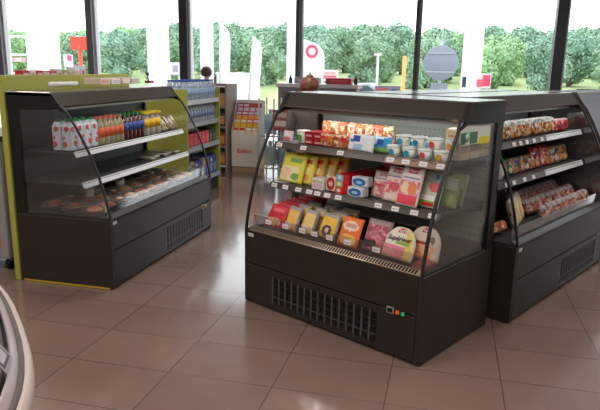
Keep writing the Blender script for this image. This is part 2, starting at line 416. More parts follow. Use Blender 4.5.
O2 = F1+U3*.109+W3*.9286; L2 = 1.885
c2 = make_case(L2, O2[:2], PI/2-ANG, 'dark case of bagged breads and sandwiches at the right edge, behind the ham case',
    [(.865, .24, [.30, .42, .60, .76], [(.04, 1.0, 'dark'), (1.0, 1.60, 'white'), (1.60, 1.84, 'white')]),
     (1.125, .28, [.45, .56, .67, .80, .95], [(.04, 1.05, 'dark'), (1.05, 1.84, 'white')])],
    (.86, 1.65), deck_grille=False, backm=mat('teal_grey_back', (.16, .20, .20), .4), controls=(1.72, .27))
O3 = F1-U3*1.60+W3*(.9286+L2)
c3 = make_case(L2, O3[:2], -PI/2-ANG, 'dark case backing onto the bread case, only its top and end showing', [(.82, .21, [], 'dark'), (1.09, .25, [], 'dark')], (.86, 1.65), deck_grille=False)

# promotional sticker on the end glass of the centre case
m = MB(); xs_ = L1-.0105
m.box(xs_-.001, xs_, .30, .66, 1.20, 1.325, mat('sticker_white', (.75, .80, .76), .4))
m.box(xs_, xs_+.001, .52, .655, 1.195, 1.235, C('E8E020'))
st = m.build('promotional_sticker', c1)
m = MB(); m.lathe([(.032, 0), (.032, .001)], C('5FB58C'), 20); m.lathe([(.017, .001), (.017, .002)], C('CFEBDD'), 16)
o = m.build('round_logo', st); o.location = (xs_, .375, 1.245); o.rotation_euler = (0, PI/2, 0)
m = MB(); m.box(xs_, xs_+.0012, .305, .36, 1.205, 1.27, C('3F6E58')); m.build('green_band', st); m = MB(); m.box(xs_, xs_+.0012, .41, .50, 1.205, 1.27, C('4A7C66')); m.build('green_band', st)

# ------------------------------------------------------------------ products
class Frame:      # puts a product on a shelf of a case
    def __init__(s, o, rz): s.o = Vector((o[0], o[1], 0)); s.rz = rz; s.m = Matrix.Rotation(rz, 3, 'Z')
    def put(s, ob, u, w, z, lean=0, spin=0, roll=0):
        p = s.o+s.m @ Vector((u, w, 0)); ob.location = (p.x, p.y, z)
        ob.rotation_euler = (Matrix.Rotation(s.rz+spin, 3, 'Z') @ Matrix.Rotation(lean, 3, 'X') @ Matrix.Rotation(roll, 3, 'Y')).to_euler()
        if ob.type == 'MESH':       # let the lowest corner touch the shelf
            m_ = ob.rotation_euler.to_matrix(); ob.location.z = z+.0006-min((m_ @ v.co).z for v in ob.data.vertices)
        return ob
FC1 = Frame(O1, -ANG); FCL = Frame(OL, PI/2); FC2 = Frame(O2, PI/2-ANG)
def inshape(kind, x, z):          # x in -1..1, z in 0..1 ; half width factor
    if kind == 'D':  # straight base, round top
        return 1 if z < .45 else math.sqrt(max(0, 1-((z-.45)/.57)**2))*.999+.001
    if kind == 'oval':
        return math.sqrt(max(.0004, 1-(2*z-1)**2))
    return 1
def pouch(name, w, h, t, base, prints=(), shape='rect', flat=.25, nx=18, nz=22, wrinkle=.0, back=None, seed=0):
    """filled pack standing on z=0, front towards -Y. prints: (x0,z0,x1,z1,mat[,'e']) in 0..1"""
    mb = MB(); N2 = []
    def pt(i, j, side):
        x = -1+2*i/nx; z = j/nz
        hw = inshape(shape, x, z)
        ex = 1-abs(x)**(2/flat); ez = 1-abs(2*z-1)**(2/flat)
        th = t/2*max(.04, (max(0, ex*ez))**.5)
        n = noise.noise(Vector((x*3+seed*7.1, z*5, side*3+seed)))*wrinkle
        return (x*w/2*hw, side*(th+n), z*h)
    for side in (-1, 1):
        vs = [pt(i, j, side) for j in range(nz+1) for i in range(nx+1)]
        groups = {}
        for j in range(nz):
            for i in range(nx):
                cx, cz = (i+.5)/nx, (j+.5)/nz; mm = base
                if side < 0 or back is None:
                    for p in prints:
                        x0, z0, x1, z1, pm = p[:5]
                        if len(p) > 5:
                            if ((cx-(x0+x1)/2)/((x1-x0)/2))**2+((cz-(z0+z1)/2)/((z1-z0)/2))**2 <= 1: mm = pm
                        elif x0 <= cx <= x1 and z0 <= cz <= z1: mm = pm
                a = j*(nx+1)+i; f = (a, a+1, a+nx+2, a+nx+1)
                groups.setdefault(mm, []).append(f if side < 0 else f[::-1])
        o = len(mb.v); mb.v += vs
        for mm, fs in groups.items():
            k = mb.mi(mm)
            for f in fs: mb.f.append([o+q for q in f]); mb.m.append(k); mb.smooth.append(True)
    # rim
    n1 = (nx+1)*(nz+1)
    ring = [i for i in range(nx+1)]+[j*(nx+1)+nx for j in range(1, nz+1)]+[nz*(nx+1)+i for i in range(nx-1, -1, -1)]+[j*(nx+1) for j in range(nz-1, 0, -1)]
    k = mb.mi(base)
    for a, b in zip(ring, ring[1:]+ring[:1]): mb.f.append([a, b, b+n1, a+n1]); mb.m.append(k); mb.smooth.append(False)
    return mb.build(name)
def boxpack(name, w, h, t, base, prints=(), bev=.004, top=None):
    """cuboid carton on z=0, front at y=0; prints as thin printed panels"""
    mb = MB(); mb.rbox(-w/2, w/2, 0, t, 0, h, base, bev)
    if top: mb.box(-w/2+bev, w/2-bev, bev, t-bev, h, h+.0006, top)
    for i, p in enumerate(prints):
        x0, z0, x1, z1, pm = p[:5]; yy = -.0005-.0004*i
        if len(p) > 5:
            cx, cz, rx, rz = (x0+x1)/2*w-w/2, (z0+z1)/2*h, (x1-x0)/2*w, (z1-z0)/2*h
            vs = [(cx+rx*math.cos(2*PI*k/16), yy, cz+rz*math.sin(2*PI*k/16)) for k in range(16)]
            mb.add(vs, [list(range(16))], pm)
        else:
            mb.add([(x0*w-w/2, yy, z0*h), (x1*w-w/2, yy, z0*h), (x1*w-w/2, yy, z1*h), (x0*w-w/2, yy, z1*h)], [(0, 1, 2, 3)], pm)
    return mb.build(name)
FILM = mat('clear_film', (.75, .72, .74), .15, alpha=.45, spec=.8)
HAM = C('E79AA0'); HAM2 = C('C9707A'); RED = C('D01828'); WHT = C('F0ECEC'); YEL = C('F2C230'); GRN = C('6DA83A'); BLU = C('2C74C0'); ORG = C('F07A1E')
CREAM = C('EAD7A8'); LBLU = C('6CC4E8'); BRN = C('7A4A30'); DKB = C('20202C'); PINK = C('E8607A'); GOLD = C('E0A83A'); BEIGE = C('D9BE98')

def put(fr, o, label, cat, group, *a, **k):
    tag(o, label, cat, group); fr.put(o, *a, **k); return o

# ---- centre case, middle shelf
ylw = [(C('E6DC30'), GRN, 'yellow-green cheese slice pack, leftmost on the middle shelf of the ham case'),
       (C('F0D84A'), RED, 'yellow cheese slice pack, second from the left on the middle shelf'),
       (GOLD, RED, 'golden pack with red logo, third from the left on the middle shelf'),
       (C('E8C860'), ORG, 'pale golden cheese pack, fourth in the yellow fan on the middle shelf'),
       (C('D9A030'), RED, 'ochre cheese pack at the right end of the yellow fan')]
for k, (c, lg, lab) in enumerate(ylw):
    o = pouch('cheese_pack', .20, .205, .022, c, [(.08, .06, .8, .55, C('F3E6B0')), (.1, .1, .45, .5, C('F0C8A0'), 'e'), (.35, .66, .85, .8, lg), (.5, .1, .85, .34, [GRN, C('E89A50'), C('E05040'), WHT, RED][k], 'e')], flat=.15, seed=k)
    put(FC1, o, lab, 'cheese pack', 'yellow cheese packs on the middle shelf', .175+.062*k, .26+.035*k, .83, lean=-.35, spin=.10, roll=0.040)
for k in range(2):
    o = boxpack('cheese_portion_pack', .048, .075, .09, C('EDE8E0'), [(.12, .2, .88, .55, C('E0C8D0')), (.2, .6, .8, .8, C('B8C890'))])
    put(FC1, o, 'small white pack, %s of two beside the yellow cheese packs' % ('left' if k == 0 else 'right'), 'cheese pack', 'small white packs on the middle shelf', .415+.052*k, .24, .825)
o = boxpack('sliced_sausage_pack', .078, .095, .06, C('E9C8B0'), [(.08, .06, .92, .94, C('A03028'), 'e'), (.28, .3, .72, .7, C('E8B0A0'), 'e')])
put(FC1, o, 'small pack with round dark red label on the middle shelf', 'sausage pack', None, .541, .25, .825, lean=-.1)
for k in range(3):
    o = boxpack('spread_box', .10, .04, .28, RED, [(0, 0, .55, .95, [C('D84830'), C('A8C070'), LBLU][k]), (.1, .2, .4, .8, WHT, 'e')], top=RED)
    put(FC1, o, 'flat red spread box, %s of a stack of three on the middle shelf' % ['lowest', 'middle', 'topmost'][k], 'food box', 'red spread boxes stacked on the middle shelf', .635, .25+.004*k, .825+.041*k)
for k in range(2):
    o = boxpack('blue_label_tray', .122, .062, .07, C('D8DCE0'), [(.04, .04, .96, .96, WHT, 'e'), (.09, .1, .91, .9, BLU, 'e'), (.3, .3, .7, .62, C('A8D0F0'), 'e')], bev=.012)
    put(FC1, o, 'pale tray with blue oval label, %s of two on the middle shelf' % ['lower', 'upper'][k], 'food tray', 'trays with blue oval labels', .750+.016*k, .235+.02*k, .825+.063*k)
for k in range(3):
    o = boxpack('red_tray', .11, .05, .12, C('B81420'), [(.1, .2, .5, .8, C('E04050')), (.6, .2, .9, .6, C('801018'))], bev=.008)
    put(FC1, o, 'red tray at the back of the middle shelf, %s of three' % ['lower left', 'lower right', 'top'][k], 'food tray', 'red trays at the back of the middle shelf', [.76, .89, .83][k], .50, [.93, .93, .981][k])
for k in range(2):
    o = boxpack('ham_tray', .12, .05, .16, C('8E2A34'), [(.1, .2, .9, .7, C('C06068'))], bev=.008)
    put(FC1, o, 'dark red tray under the red trays, %s one' % ['left', 'right'][k], 'food tray', 'dark red trays at the back of the middle shelf', .765+.13*k, .51, .828+.0505*0)
    o2 = copy_tree(o); put(FC1, o2, 'dark red tray in the middle layer of the rear stack, %s one' % ['left', 'right'][k], 'food tray', 'dark red trays at the back of the middle shelf', .765+.13*k, .51, .8785)
tall = [(.128, .165, .868, 'short pink and white ham pack, left of three leaning on the middle shelf'),
        (.128, .215, .985, 'tall pink and white ham pack, middle of three on the middle shelf'),
        (.145, .235, 1.118, 'tall ham pack with orange and pink print, right of the three')]
for k, (w, h, u, lab) in enumerate(tall):
    pr = [(.05, .76, .95, .96, WHT), (.3, .82, .8, .95, RED), (.1, .68, .9, .74, C('9098B0')), (.08, .05, .92, .62, B_HAM)]
    if k == 2: pr += [(.08, .03, .95, .28, C('E84858')), (.45, .3, .85, .6, C('F08858'), 'e'), (.12, .3, .45, .6, C('F4E0B0'), 'e')]
    elif k == 1: pr += [(.2, .3, .9, .56, C('E0586A'), 'e'), (.1, .05, .9, .22, C('F2D8D0'))]
    else: pr += [(.15, .4, .85, .52, C('D85060')), (.35, .2, .85, .3, C('E07080'), 'e')]
    o = pouch('ham_pack', w, h, .02, C('F2E2E2'), pr, flat=.12)
    text_obj('brand_lettering', 'Herta', .032, WHT, (.01, -.0125, h*.885), o)
    put(FC1, o, lab, 'ham pack', 'tall ham packs on the middle shelf', u, .325-.042*k, .826, lean=-.30, roll=0.035)
o = pouch('mortadella_pack', .14, .23, .02, C('C8D0B8'), [(.05, .62, .95, .96, C('A8B0A8')), (.6, .72, .8, .86, C('5878A0')), (.4, .4, .95, .66, C('D86070'), 'e'), (.05, .05, .95, .3, C('90B040')), (.1, .2, .8, .34, WHT), (.3, .03, .8, .13, RED)], flat=.12)
put(FC1, o, 'green and grey pack with pink sausage picture beside the glass edge, middle shelf', 'sausage pack', None, 1.225, .30, .826, lean=-.30, roll=0.025)
for k in range(2):
    o = pouch('salad_pack', .10, .19, .02, [C('8A9A60'), C('A0A888'), C('8CA050'), C('C8CCB0')][k], [(.1, .55, .9, .9, C('C8D0C0')), (.2, .1, .8, .45, C('A0B860'), 'e')], flat=.12)
    put(FC1, o, 'green packet behind the right end glass, %s from the front on the middle shelf' % ORD[k], 'food packet', 'green packets behind the right end glass', 1.315, .375+.075*k, .83, lean=-.28, roll=0.025)
# ---- centre case, bottom deck
for k in range(7):
    o = pouch('sausage_pack', .17, .165, .022, C('C81828'), [(.1, .62, .9, .92, C('E03040')), (.25, .70, .75, .84, C('F07078')), (.08, .05, .85, .40, B_CRACK, 'e')], flat=.14, seed=k)
    put(FC1, o, 'red sausage pack on the bottom deck, %s' % ('frontmost with a yellow picture' if k == 0 else ORD[k]+' from the front of the leaning row'), 'sausage pack', 'red sausage packs leaning at the left of the deck', .150+.004*k, .125+.062*k, .535+.006*k, lean=-.55, roll=0.040)
chs = [(.30, 'wedge of pale orange cheese in film, left of three on the deck', False), (.435, 'pale yellow cheese block with white label between two others on the deck', False), (.595, 'yellow cheese block with a round dark label on the deck', True)]
for k, (u, lab, rl) in enumerate(chs):
    pr = [(.06, .04, .94, .82, C('F0C058') if k != 1 else C('F0D080')), (.08, .05, .6, .34, C('E8D8D8'))]
    if rl: pr = [(.04, .04, .96, .80, C('F4C440')), (.22, .08, .78, .52, C('4A3050'), 'e'), (.36, .2, .64, .42, C('E0B8A0'), 'e')]
    o = pouch('cheese_block', .105 if not rl else .135, .17, .05, C('A8A0A4'), pr, flat=.3, wrinkle=.004, seed=k+3)
    put(FC1, o, lab, 'cheese block', 'wrapped cheese blocks on the deck', u, .135+.012*k, .535, lean=-.42, roll=0.050)
    for j in range(2):
        c = copy_tree(o); put(FC1, c, 'wrapped cheese block, %s behind the %s front cheese block' % (['first', 'second'][j], ['left', 'middle', 'right'][k]), 'cheese block', 'wrapped cheese blocks on the deck', u+.006*(j+1), .135+.012*k+.085*(j+1), .54+.006*j, lean=-.42, roll=0.050)
o = pouch('cheese_sachet', .055, .09, .02, C('28304A'), [(.15, .2, .85, .7, C('2858A0')), (.3, .35, .7, .55, C('5080C0'), 'e')], flat=.2)
put(FC1, o, 'small dark blue sachet between the cheese and the orange pack', 'food packet', None, .702, .20, .535, lean=-.3)
o = pouch('chicken_pack', .155, .185, .024, C('E8702A'), [(.12, .52, .88, .86, C('F8D8C0'), 'e'), (.24, .62, .78, .76, C('D8A080')), (.12, .06, .88, .42, C('F4B050'), 'e'), (.5, .06, .9, .3, C('F8D890'), 'e')], flat=.14)
put(FC1, o, 'bright orange sliced chicken pack standing on the deck', 'ham pack', None, .785, .125, .535, lean=-.40, roll=0.025)
o = pouch('ham_slices_pack', .175, .195, .03, C('A89094'), [(.06, .05, .94, .84, B_MEAT), (.05, .08, .55, .30, C('282428')), (.28, .30, .52, .38, RED)], flat=.2, wrinkle=.003)
put(FC1, o, 'clear pack of dark pink ham slices with small black label on the deck', 'ham pack', None, .962, .165, .535, lean=-.38, roll=0.015)
o = pouch('cooked_ham_pack', .205, .19, .026, C('EFE6D8'), [(.72, .05, .97, .95, C('E8D070')), (.06, .06, .72, .42, C('E88898')), (.06, .05, .45, .3, C('F0A0A8'), 'e'), (.34, .82, .70, .95, RED), (.38, .44, .86, .55, C('98B838'))], shape='D', flat=.1)
text_obj('brand_lettering', 'Herta', .030, WHT, (.004, -.0155, .168), o)
text_obj('product_lettering', 'Supérieur', .040, C('302830'), (-.006, -.0165, .119), o, rot=(0, -.02, 0), shear=.3)
put(FC1, o, 'round-topped cooked ham pack, white with pink ham and green band', 'ham pack', None, 1.145, .125, .535, lean=-.38, roll=0.030)
o = pouch('cooked_ham_pack', .205, .19, .026, C('E4D4C4'), [(.05, .05, .8, .45, C('E89868')), (.2, .2, .9, .5, C('F0B890'), 'e'), (.36, .82, .74, .96, RED), (.1, .45, .55, .55, C('A04038')), (.62, .52, .84, .74, C('807868'), 'e')], shape='D', flat=.1)
text_obj('brand_lettering', 'Herta', .028, WHT, (.008, -.0155, .169), o)
put(FC1, o, 'round-topped pack of orange-brown sliced meat at the right glass edge', 'ham pack', None, 1.272, .20, .548, lean=-.25, roll=0.005)
o = boxpack('sausage_tray', .09, .035, .12, C('8A4040'), [(.1, .2, .9, .8, C('C07070'))], bev=.008)
put(FC1, o, 'small dark pink tray lying low beside the right end glass', 'food tray', None, 1.322, .075, .5235)
# ---- centre case, top shelf
z1 = 1.102
o = pouch('candy_bag', .085, .075, .03, C('E8D0D4'), [(.1, .1, .9, .45, C('D87080'), 'e'), (.1, .5, .9, .8, WHT)], flat=.35)
put(FC1, o, 'small pink and white bag at the left end of the top shelf', 'food packet', None, .105, .31, z1, lean=-.15)
def tub(w, h, body, lid, disc=None, name='tub', lidname='lid', taper=.82):
    mb = MB(); n = 20; vs = []
    prof = [(taper*.98, 0), (taper, .002), (1, h*.86)]
    mb.lathe([(w/2*r, z) for r, z in prof], body, n)
    r = mb.build(name)
    mb = MB(); mb.lathe([(w/2*1.04, h*.86), (w/2*1.06, h*.9), (w/2*1.0, h), (.002, h+.001)], lid, n); mb.build(lidname, r)
    if disc:
        mb = MB()
        for k in range(-2, 3):
            a0, a1 = -PI/2+k*.16-.08, -PI/2+k*.16+.08
            zz = h*.43; hh = h*.30*math.sqrt(max(.05, 1-(k/2.8)**2)); rr = w/2*.985*(taper+(1-taper)*.5)/.9
            mb.add([(rr*math.cos(a0), rr*math.sin(a0), zz-hh), (rr*math.cos(a1), rr*math.sin(a1), zz-hh), (rr*1.03*math.cos(a1), rr*1.03*math.sin(a1), zz+hh), (rr*1.03*math.cos(a0), rr*1.03*math.sin(a0), zz+hh)], [(0, 1, 2, 3)], disc)
        mb.build('printed_label', r)
    return r
o = tub(.09, .085, C('E4ECE0'), WHT, C('58A848'), 'cream_cheese_tub')
put(FC1, o, 'white tub with green label near the left end of the top shelf', 'tub', None, .205, .36, z1)
for k in range(4):
    o = boxpack('snack_box', .075, .042, .13, C('A81824'), [(.1, .2, .9, .6, C('C8505C')), (.2, .25, .8, .5, C('E0B0B0'))])
    put(FC1, o, 'dark red snack box, %s, near the left of the top shelf' % ['lower left', 'lower right', 'upper left', 'upper right'][k], 'food box', 'dark red snack boxes on the top shelf', .295+.078*(k % 2), .31, z1+.043*(k//2))
cols = [C('D8A078'), C('DCC0A0'), C('C07858'), C('D8B488'), C('D0A890'), C('C89070')]
for k in range(4):
    o = pouch('cracker_pack', .053, .085, .05, B_CRACK, [ (.1, .62, .9, .85, [RED, ORG, C('C04030')][k % 3]), (.3, .2, .6, .4, [C('806040'), C('B04030')][k % 2], 'e')], flat=.35, wrinkle=.002, seed=k)
    put(FC1, o, 'small orange pack, %s from left in the front row of the top shelf' % ORD[k], 'food packet', 'small orange packs in the front row', .44+.055*k, .31, z1)
for k in range(8):
    zz = z1+.0
    o = pouch('pasta_pack', .070, .15, .07, B_PASTA if k % 3 else B_CRACK, [ (.05, .80, .95, .97, [C('D86838'), C('D0A080'), C('C06048'), C('D8B090')][k % 4]), ], flat=.35, wrinkle=.003, seed=k+10)
    put(FC1, o, 'taller orange-topped pack, %s from left in the rear row of the top shelf' % ORD[k], 'food packet', 'tall orange packs in the rear row', .30+.072*k, .505, z1)
o = pouch('feta_bag', .19, .105, .04, C('E8F0F6'), [(.0, .0, .22, 1, C('F4F6FA')), (.22, .55, .5, .9, C('2050A8')), (.1, .5, .3, .7, C('3868B8')), (.3, .1, .6, .4, C('A8C8E8'))], flat=.3)
put(FC1, o, 'white and blue bag leaning against the orange packs on the top shelf', 'food bag', None, .745, .28, z1, lean=-.20, roll=0.020)
o = pouch('feta_bag', .17, .10, .035, C('3C8CD0'), [(.1, .5, .9, .95, C('E8F2FA')), (.1, .4, .35, .85, C('1848A0')), (.42, .45, .7, .8, C('2060B8')), (.0, .0, 1, .3, C('88B868')), (.75, .35, .98, .9, C('30A0D0'))], flat=.25)
put(FC1, o, 'long blue and white bag with green lower edge on the top shelf', 'food bag', None, .835, .345, z1, lean=-.2)
o = boxpack('cheese_carton', .18, .085, .06, C('48B8E0'), [(0, 0, 1, .55, C('D8E8F2')), (.05, .3, .4, .6, C('E89050')), (.45, .35, .95, .6, C('3878C0')), (.1, .05, .35, .25, C('2860A8'))])
put(FC1, o, 'light blue carton lying across the middle of the top shelf', 'food box', None, 1.03, .40, z1)
n = 0
for row, (z, us) in enumerate([(z1, [.975, 1.08, 1.185, 1.29]), (z1+.064, [1.025, 1.13, 1.235, 1.335]), ]):
    for k, u in enumerate(us):
        dc = [[C('3898C8'), C('3098B8'), C('D04858'), C('E0A030')], [C('30A0C8'), C('2890B0'), C('D04858'), C('E8A830')]][row][k]
        o = tub(.095 if k < 3 or row == 0 else .07, .062, C('E4E8E2'), C('E2ECEC'), dc, 'yoghurt_pot', 'foil_lid', .68)
        put(FC1, o, '%s yoghurt pot, %s from left in the %s row on the top shelf' % (['blue-label', 'blue-label', 'red-label', 'yellow-label'][k], ORD[k], ['lower', 'upper'][row]), 'yoghurt pot', 'yoghurt pots on the top shelf', u, .315 if row == 0 else .325, z)
for d in range(3):
    for z in range(4):
        o = boxpack('egg_carton', .10, .044, .12, [C('E0CCA8'), C('E6D6B8'), C('D8C4A0')][(d+z) % 3], [(.1, .3, .9, .7, C('D8C8A0'))], bev=.01)
        put(FC1, o, 'beige carton behind the right end glass, %s level, %s from the front' % (['lowest', 'second', 'third', 'top'][z], ORD[d]), 'food carton', 'beige cartons behind the right end glass', 1.312, .385+.125*d, z1+.045*z)

# ---- left case
def bottle(name, r, h, body, cap, label, neck=.35, lz=(.28, .62), alpha=None):
    mb = MB(); mb.lathe([(r*.9, 0), (r, h*.03), (r, h*.30), (r*.94, h*.34), (r, h*.40), (r, h*.66), (r*.86, h*.76), (r*neck, h*.88), (r*neck, h*.93)], body, 14)
    o = mb.build(name)
    mb = MB(); mb.lathe([(r*neck*1.3, h*.92), (r*neck*1.3, h*1.0)], cap, 12, sm=False); mb.build('cap', o)
    mb = MB(); mb.lathe([(r*1.02, h*lz[0]), (r*1.02, h*lz[1])], label, 14); mb.build('label_sleeve', o)
    return o
def jug(name, body):
    mb = MB(); mb.rbox(-.043, .043, -.035, .035, 0, .185, body, .014, 3)
    mb.poly_y([(-.04, .175), (.04, .175), (.02, .205), (-.02, .205)], -.025, .025, body)
    for (x, z, r) in [(-.012, .158, .019), (.014, .055, .022), (.022, .10, .012)]:
        mb.add([(x+r*math.cos(2*PI*k/12), -.0358, z+r*math.sin(2*PI*k/12)) for k in range(12)], [list(range(12))], C('D83848'))
        mb.add([(x+.010+r*.5*math.cos(2*PI*k/8), -.0362, z-r*.9+r*.4*math.sin(2*PI*k/8)) for k in range(8)], [list(range(8))], C('58904A'))
    for (y, z, r) in [(-.006, .158, .018), (.010, .05, .020), (.014, .095, .011)]:
        mb.add([(-.0436, y+r*math.cos(2*PI*k/12), z+r*math.sin(2*PI*k/12)) for k in range(12)], [list(range(12))], C('D83848'))
        mb.add([(-.0440, y+.006+r*.5*math.cos(2*PI*k/8), z-r*.9+r*.4*math.sin(2*PI*k/8)) for k in range(8)], [list(range(8))], C('58904A'))
    o = mb.build(name)
    mb = MB(); mb.lathe([(.020, .203), (.020, .223)], C('2E8A48'), 12, sm=False); mb.build('cap', o)
    return o
zt = .988
first = None
for k in range(4):
    for d in range(2):
        if first is None: o = first = jug('strawberry_drink_bottle', C('D4DCEA'))
        else: o = copy_tree(first)
        put(FCL, o, 'white bottle with strawberries and green cap, %s from left, %s' % (ORD[k], ['front row', 'back row'][d]), 'drink bottle', 'white strawberry drink bottles on the top shelf', .10+.092*k, .345+.08*d, zt)
first = None
LEM = mat('lemonade', (.42, .40, .22), .12, spec=.7, alpha=.85); COLA = mat('dark_red_drink', (.085, .010, .012), .1, spec=.7); CLR = mat('clear_pet', (.62, .60, .52), .08, alpha=.55, spec=.8)
for k in range(5):
    for d in range(2):
        if first is None: o = first = bottle('orange_cap_bottle', .034, .215, LEM, C('E87868'), C('DC6440'))
        else: o = copy_tree(first)
        put(FCL, o, 'pale drink bottle with orange cap and label, %s from left, %s' % (ORD[k], ['front row', 'back row'][d]), 'drink bottle', 'orange-capped bottles on the top shelf', .475+.073*k, .335+.078*d, zt)
first = None
for k in range(5):
    for d in range(2):
        if first is None: o = first = bottle('red_drink_bottle', .032, .215, COLA, C('20965A'), C('3A5EA8'), lz=(.36, .66))
        else: o = copy_tree(first)
        put(FCL, o, 'dark red drink bottle with green cap and blue label, %s from left, %s' % (ORD[k], ['front row', 'back row'][d]), 'drink bottle', 'green-capped bottles on the top shelf', .845+.069*k, .335+.075*d, zt)
first = None
for k in range(3):
    for d in range(2):
        if first is None: o = first = bottle('yellow_cap_jar', .052, .205, CLR, C('E8C820'), C('E8B818'), neck=.78, lz=(.34, .70))
        else: o = copy_tree(first)
        put(FCL, o, 'wide clear bottle with yellow cap and yellow label, %s from left, %s' % (ORD[k], ['front row', 'back row'][d]), 'drink bottle', 'yellow-capped bottles on the top shelf', 1.205+.108*k, .35+.11*d, zt)
for k in range(15):
    c_, r_ = k % 5, k//5
    o = pouch('snack_bag', .064, .145-.02*(c_ % 2), .05, [C('9A9478'), C('C0B8A0'), C('5A5A40'), C('A8A088')][k % 4], [(.1, .1, .5, .6, C('6A7A40'), 'e'), (.3, .4, .9, .9, C('E0DCD0'), 'e'), (.5, .1, .9, .3, C('A05848'), 'e')], flat=.4, wrinkle=.012, seed=k)
    put(FCL, o, 'crinkled silver-green snack bag, %s from left in the %s row, far end of top shelf' % (ORD[c_], ['front', 'middle', 'back'][r_]), 'snack bag', 'crinkled bags at the far end of the top shelf', 1.53+.073*c_, .335+.10*r_, zt+.0, lean=-.62, spin=rnd.uniform(-.08, .08))
# middle shelf: a few flat packs at the far end
for k in range(5):
    o = boxpack('flat_food_pack', .10, .02+.004*(k % 2), .15, [C('707068'), C('A0988C'), C('585850')][k % 3], [(.1, .2, .9, .8, C('B8A890'))], bev=.006, top=[C('B0A8A0'), C('707060'), C('C8C4BC')][k % 3])
    put(FCL, o, 'flat grey pack on the nearly empty middle shelf, %s from left' % ORD[k], 'food pack', 'flat packs on the middle shelf', 1.24+.125*k, .28+.03*(k % 2), .767)
# deck: pastry trays
CLEAR = mat('clear_lid', (.6, .6, .6), .06, alpha=.10, spec=1.0)
def pastry_tray(w, d, food, topc):
    mb = MB(); mb.rbox(-w/2, w/2, -d/2, d/2, 0, .014, DKB, .005); o = mb.build('pastry_tray')
    bm = bmesh.new(); bmesh.ops.create_icosphere(bm, subdivisions=3, radius=1)
    for v in bm.verts:
        n = 1+.10*noise.noise(v.co*2.2); v.co = Vector((v.co.x*w*.42*n, v.co.y*d*.42*n, .034+v.co.z*.021*n))
    mb = MB(); mb.bm(bm, food, True)
    bm = bmesh.new(); bmesh.ops.create_icosphere(bm, subdivisions=2, radius=1)
    for v in bm.verts: v.co = Vector((v.co.x*w*.24, v.co.y*d*.24, .046+v.co.z*.012))
    mb.bm(bm, topc, True); mb.build('pastry', o)
    mb = MB(); z0, z1_ = .014, .066
    a = [(-w/2, -d/2), (w/2, -d/2), (w/2, d/2), (-w/2, d/2)]; b = [(x*.86, y*.86) for x, y in a]
    mb.add([(x, y, z0) for x, y in a]+[(x, y, z1_) for x, y in b], [(0, 1, 5, 4), (1, 2, 6, 5), (2, 3, 7, 6), (3, 0, 4, 7), (4, 5, 6, 7)], CLEAR)
    mb.build('clear_lid', o)
    return o
CR1 = mat('baked_crust', H('B87A48'), .5, var=.3, scale=60, bump=.3); CR2 = mat('pale_bread', H('D8B080'), .6, var=.2, scale=50, bump=.3)
CR3 = mat('brown_bake', H('6A3A22'), .5, var=.3, scale=60, bump=.3); CR4 = mat('tomato_topping', H('A84828'), .4, var=.3, scale=60); CR5 = mat('white_cream', H('E0D0C0'), .5)
protos = [pastry_tray(.16, .14, CR1, CR2), pastry_tray(.16, .14, CR2, CR5), pastry_tray(.16, .14, CR3, CR4), pastry_tray(.16, .14, CR1, CR4), pastry_tray(.16, .14, CR3, CR5)]
used = [False]*5; n = 0
fcol = ['golden', 'pale cream-topped', 'dark brown', 'tomato-topped golden', 'cream-topped brown']
seqs = [[3, 3, 4, 1, 3, 0, 3, 4, 1, 1, 0], [2, 2, 0, 4, 1, 0, 2, 3, 2, 1, 4], [2, 4, 2, 2, 2, 4, 2, 2, 3, 4, 2]]
for r in range(3):
    for k in range(10):
        t = seqs[r][k]
        o = protos[t] if not used[t] else copy_tree(protos[t]); used[t] = True
        put(FCL, o, '%s pastry tray, %s from left in the %s row of the deck' % (fcol[t], ORD[k], ['front', 'middle', 'back'][r]), 'pastry tray', 'pastry trays on the deck of the left case', .14+.178*k, .205+.16*r, .5165+.0128*r+.0005, lean=.084, spin=rnd.uniform(-.04, .04))
for k in range(2):
    o = tub(.075, .06, C('B8B0A8'), C('C8C8CC'), None, 'salad_tub')
    put(FCL, o, 'small silver-lidded tub above the pastries, %s of two' % ['left', 'right'][k], 'tub', 'silver-lidded tubs among the pastries', .33+.45*k, .365, .606)
# ---- case 2 (right)
zt2 = 1.128
for k in range(13):
    c = [C('C88A48'), C('B87838'), C('A86838'), C('C89A58'), C('D0A868')][k % 5]
    if k > 9: c = C('C07078')
    o = pouch('bagged_bread', .105, .125 if k < 10 else .10, .07, B_BREAD if k < 10 else B_REDS, [(0, .72, 1, 1, B_FILM)] if k < 10 else [(0, .8, 1, 1, C('C8A8B0')), (.2, .2, .8, .6, C('A83848'), 'e')], flat=.4, wrinkle=.010, seed=k)
    put(FC2, o, ('orange-brown bread bag with white top, ' if k < 10 else 'pink-red bag, ')+'%s along the top shelf of the right case' % ORD[k], 'bread bag', 'bagged breads on the top shelf of the right case', .30+.113*k, .37, zt2, lean=-.12, spin=rnd.uniform(-.2, .2))
for k in range(12):
    o = pouch('bagged_bread', .11, .11, .06, B_BREAD, [(0, .70, 1, 1, B_FILM)], flat=.4, wrinkle=.010, seed=k+20)
    put(FC2, o, 'white-topped bread bag, %s in the rear row of the top shelf' % ORD[k], 'bread bag', 'bagged breads in the rear row, right case', .31+.113*k, .49, zt2, lean=-.12, spin=rnd.uniform(-.2, .2))
zm2 = .868
o = tub(.075, .10, C('D8DCE0'), WHT, None, 'white_cup', taper=.8)
put(FC2, o, 'plain white cup near the left end of the middle shelf, right case', 'cup', None, .375, .33, zm2)
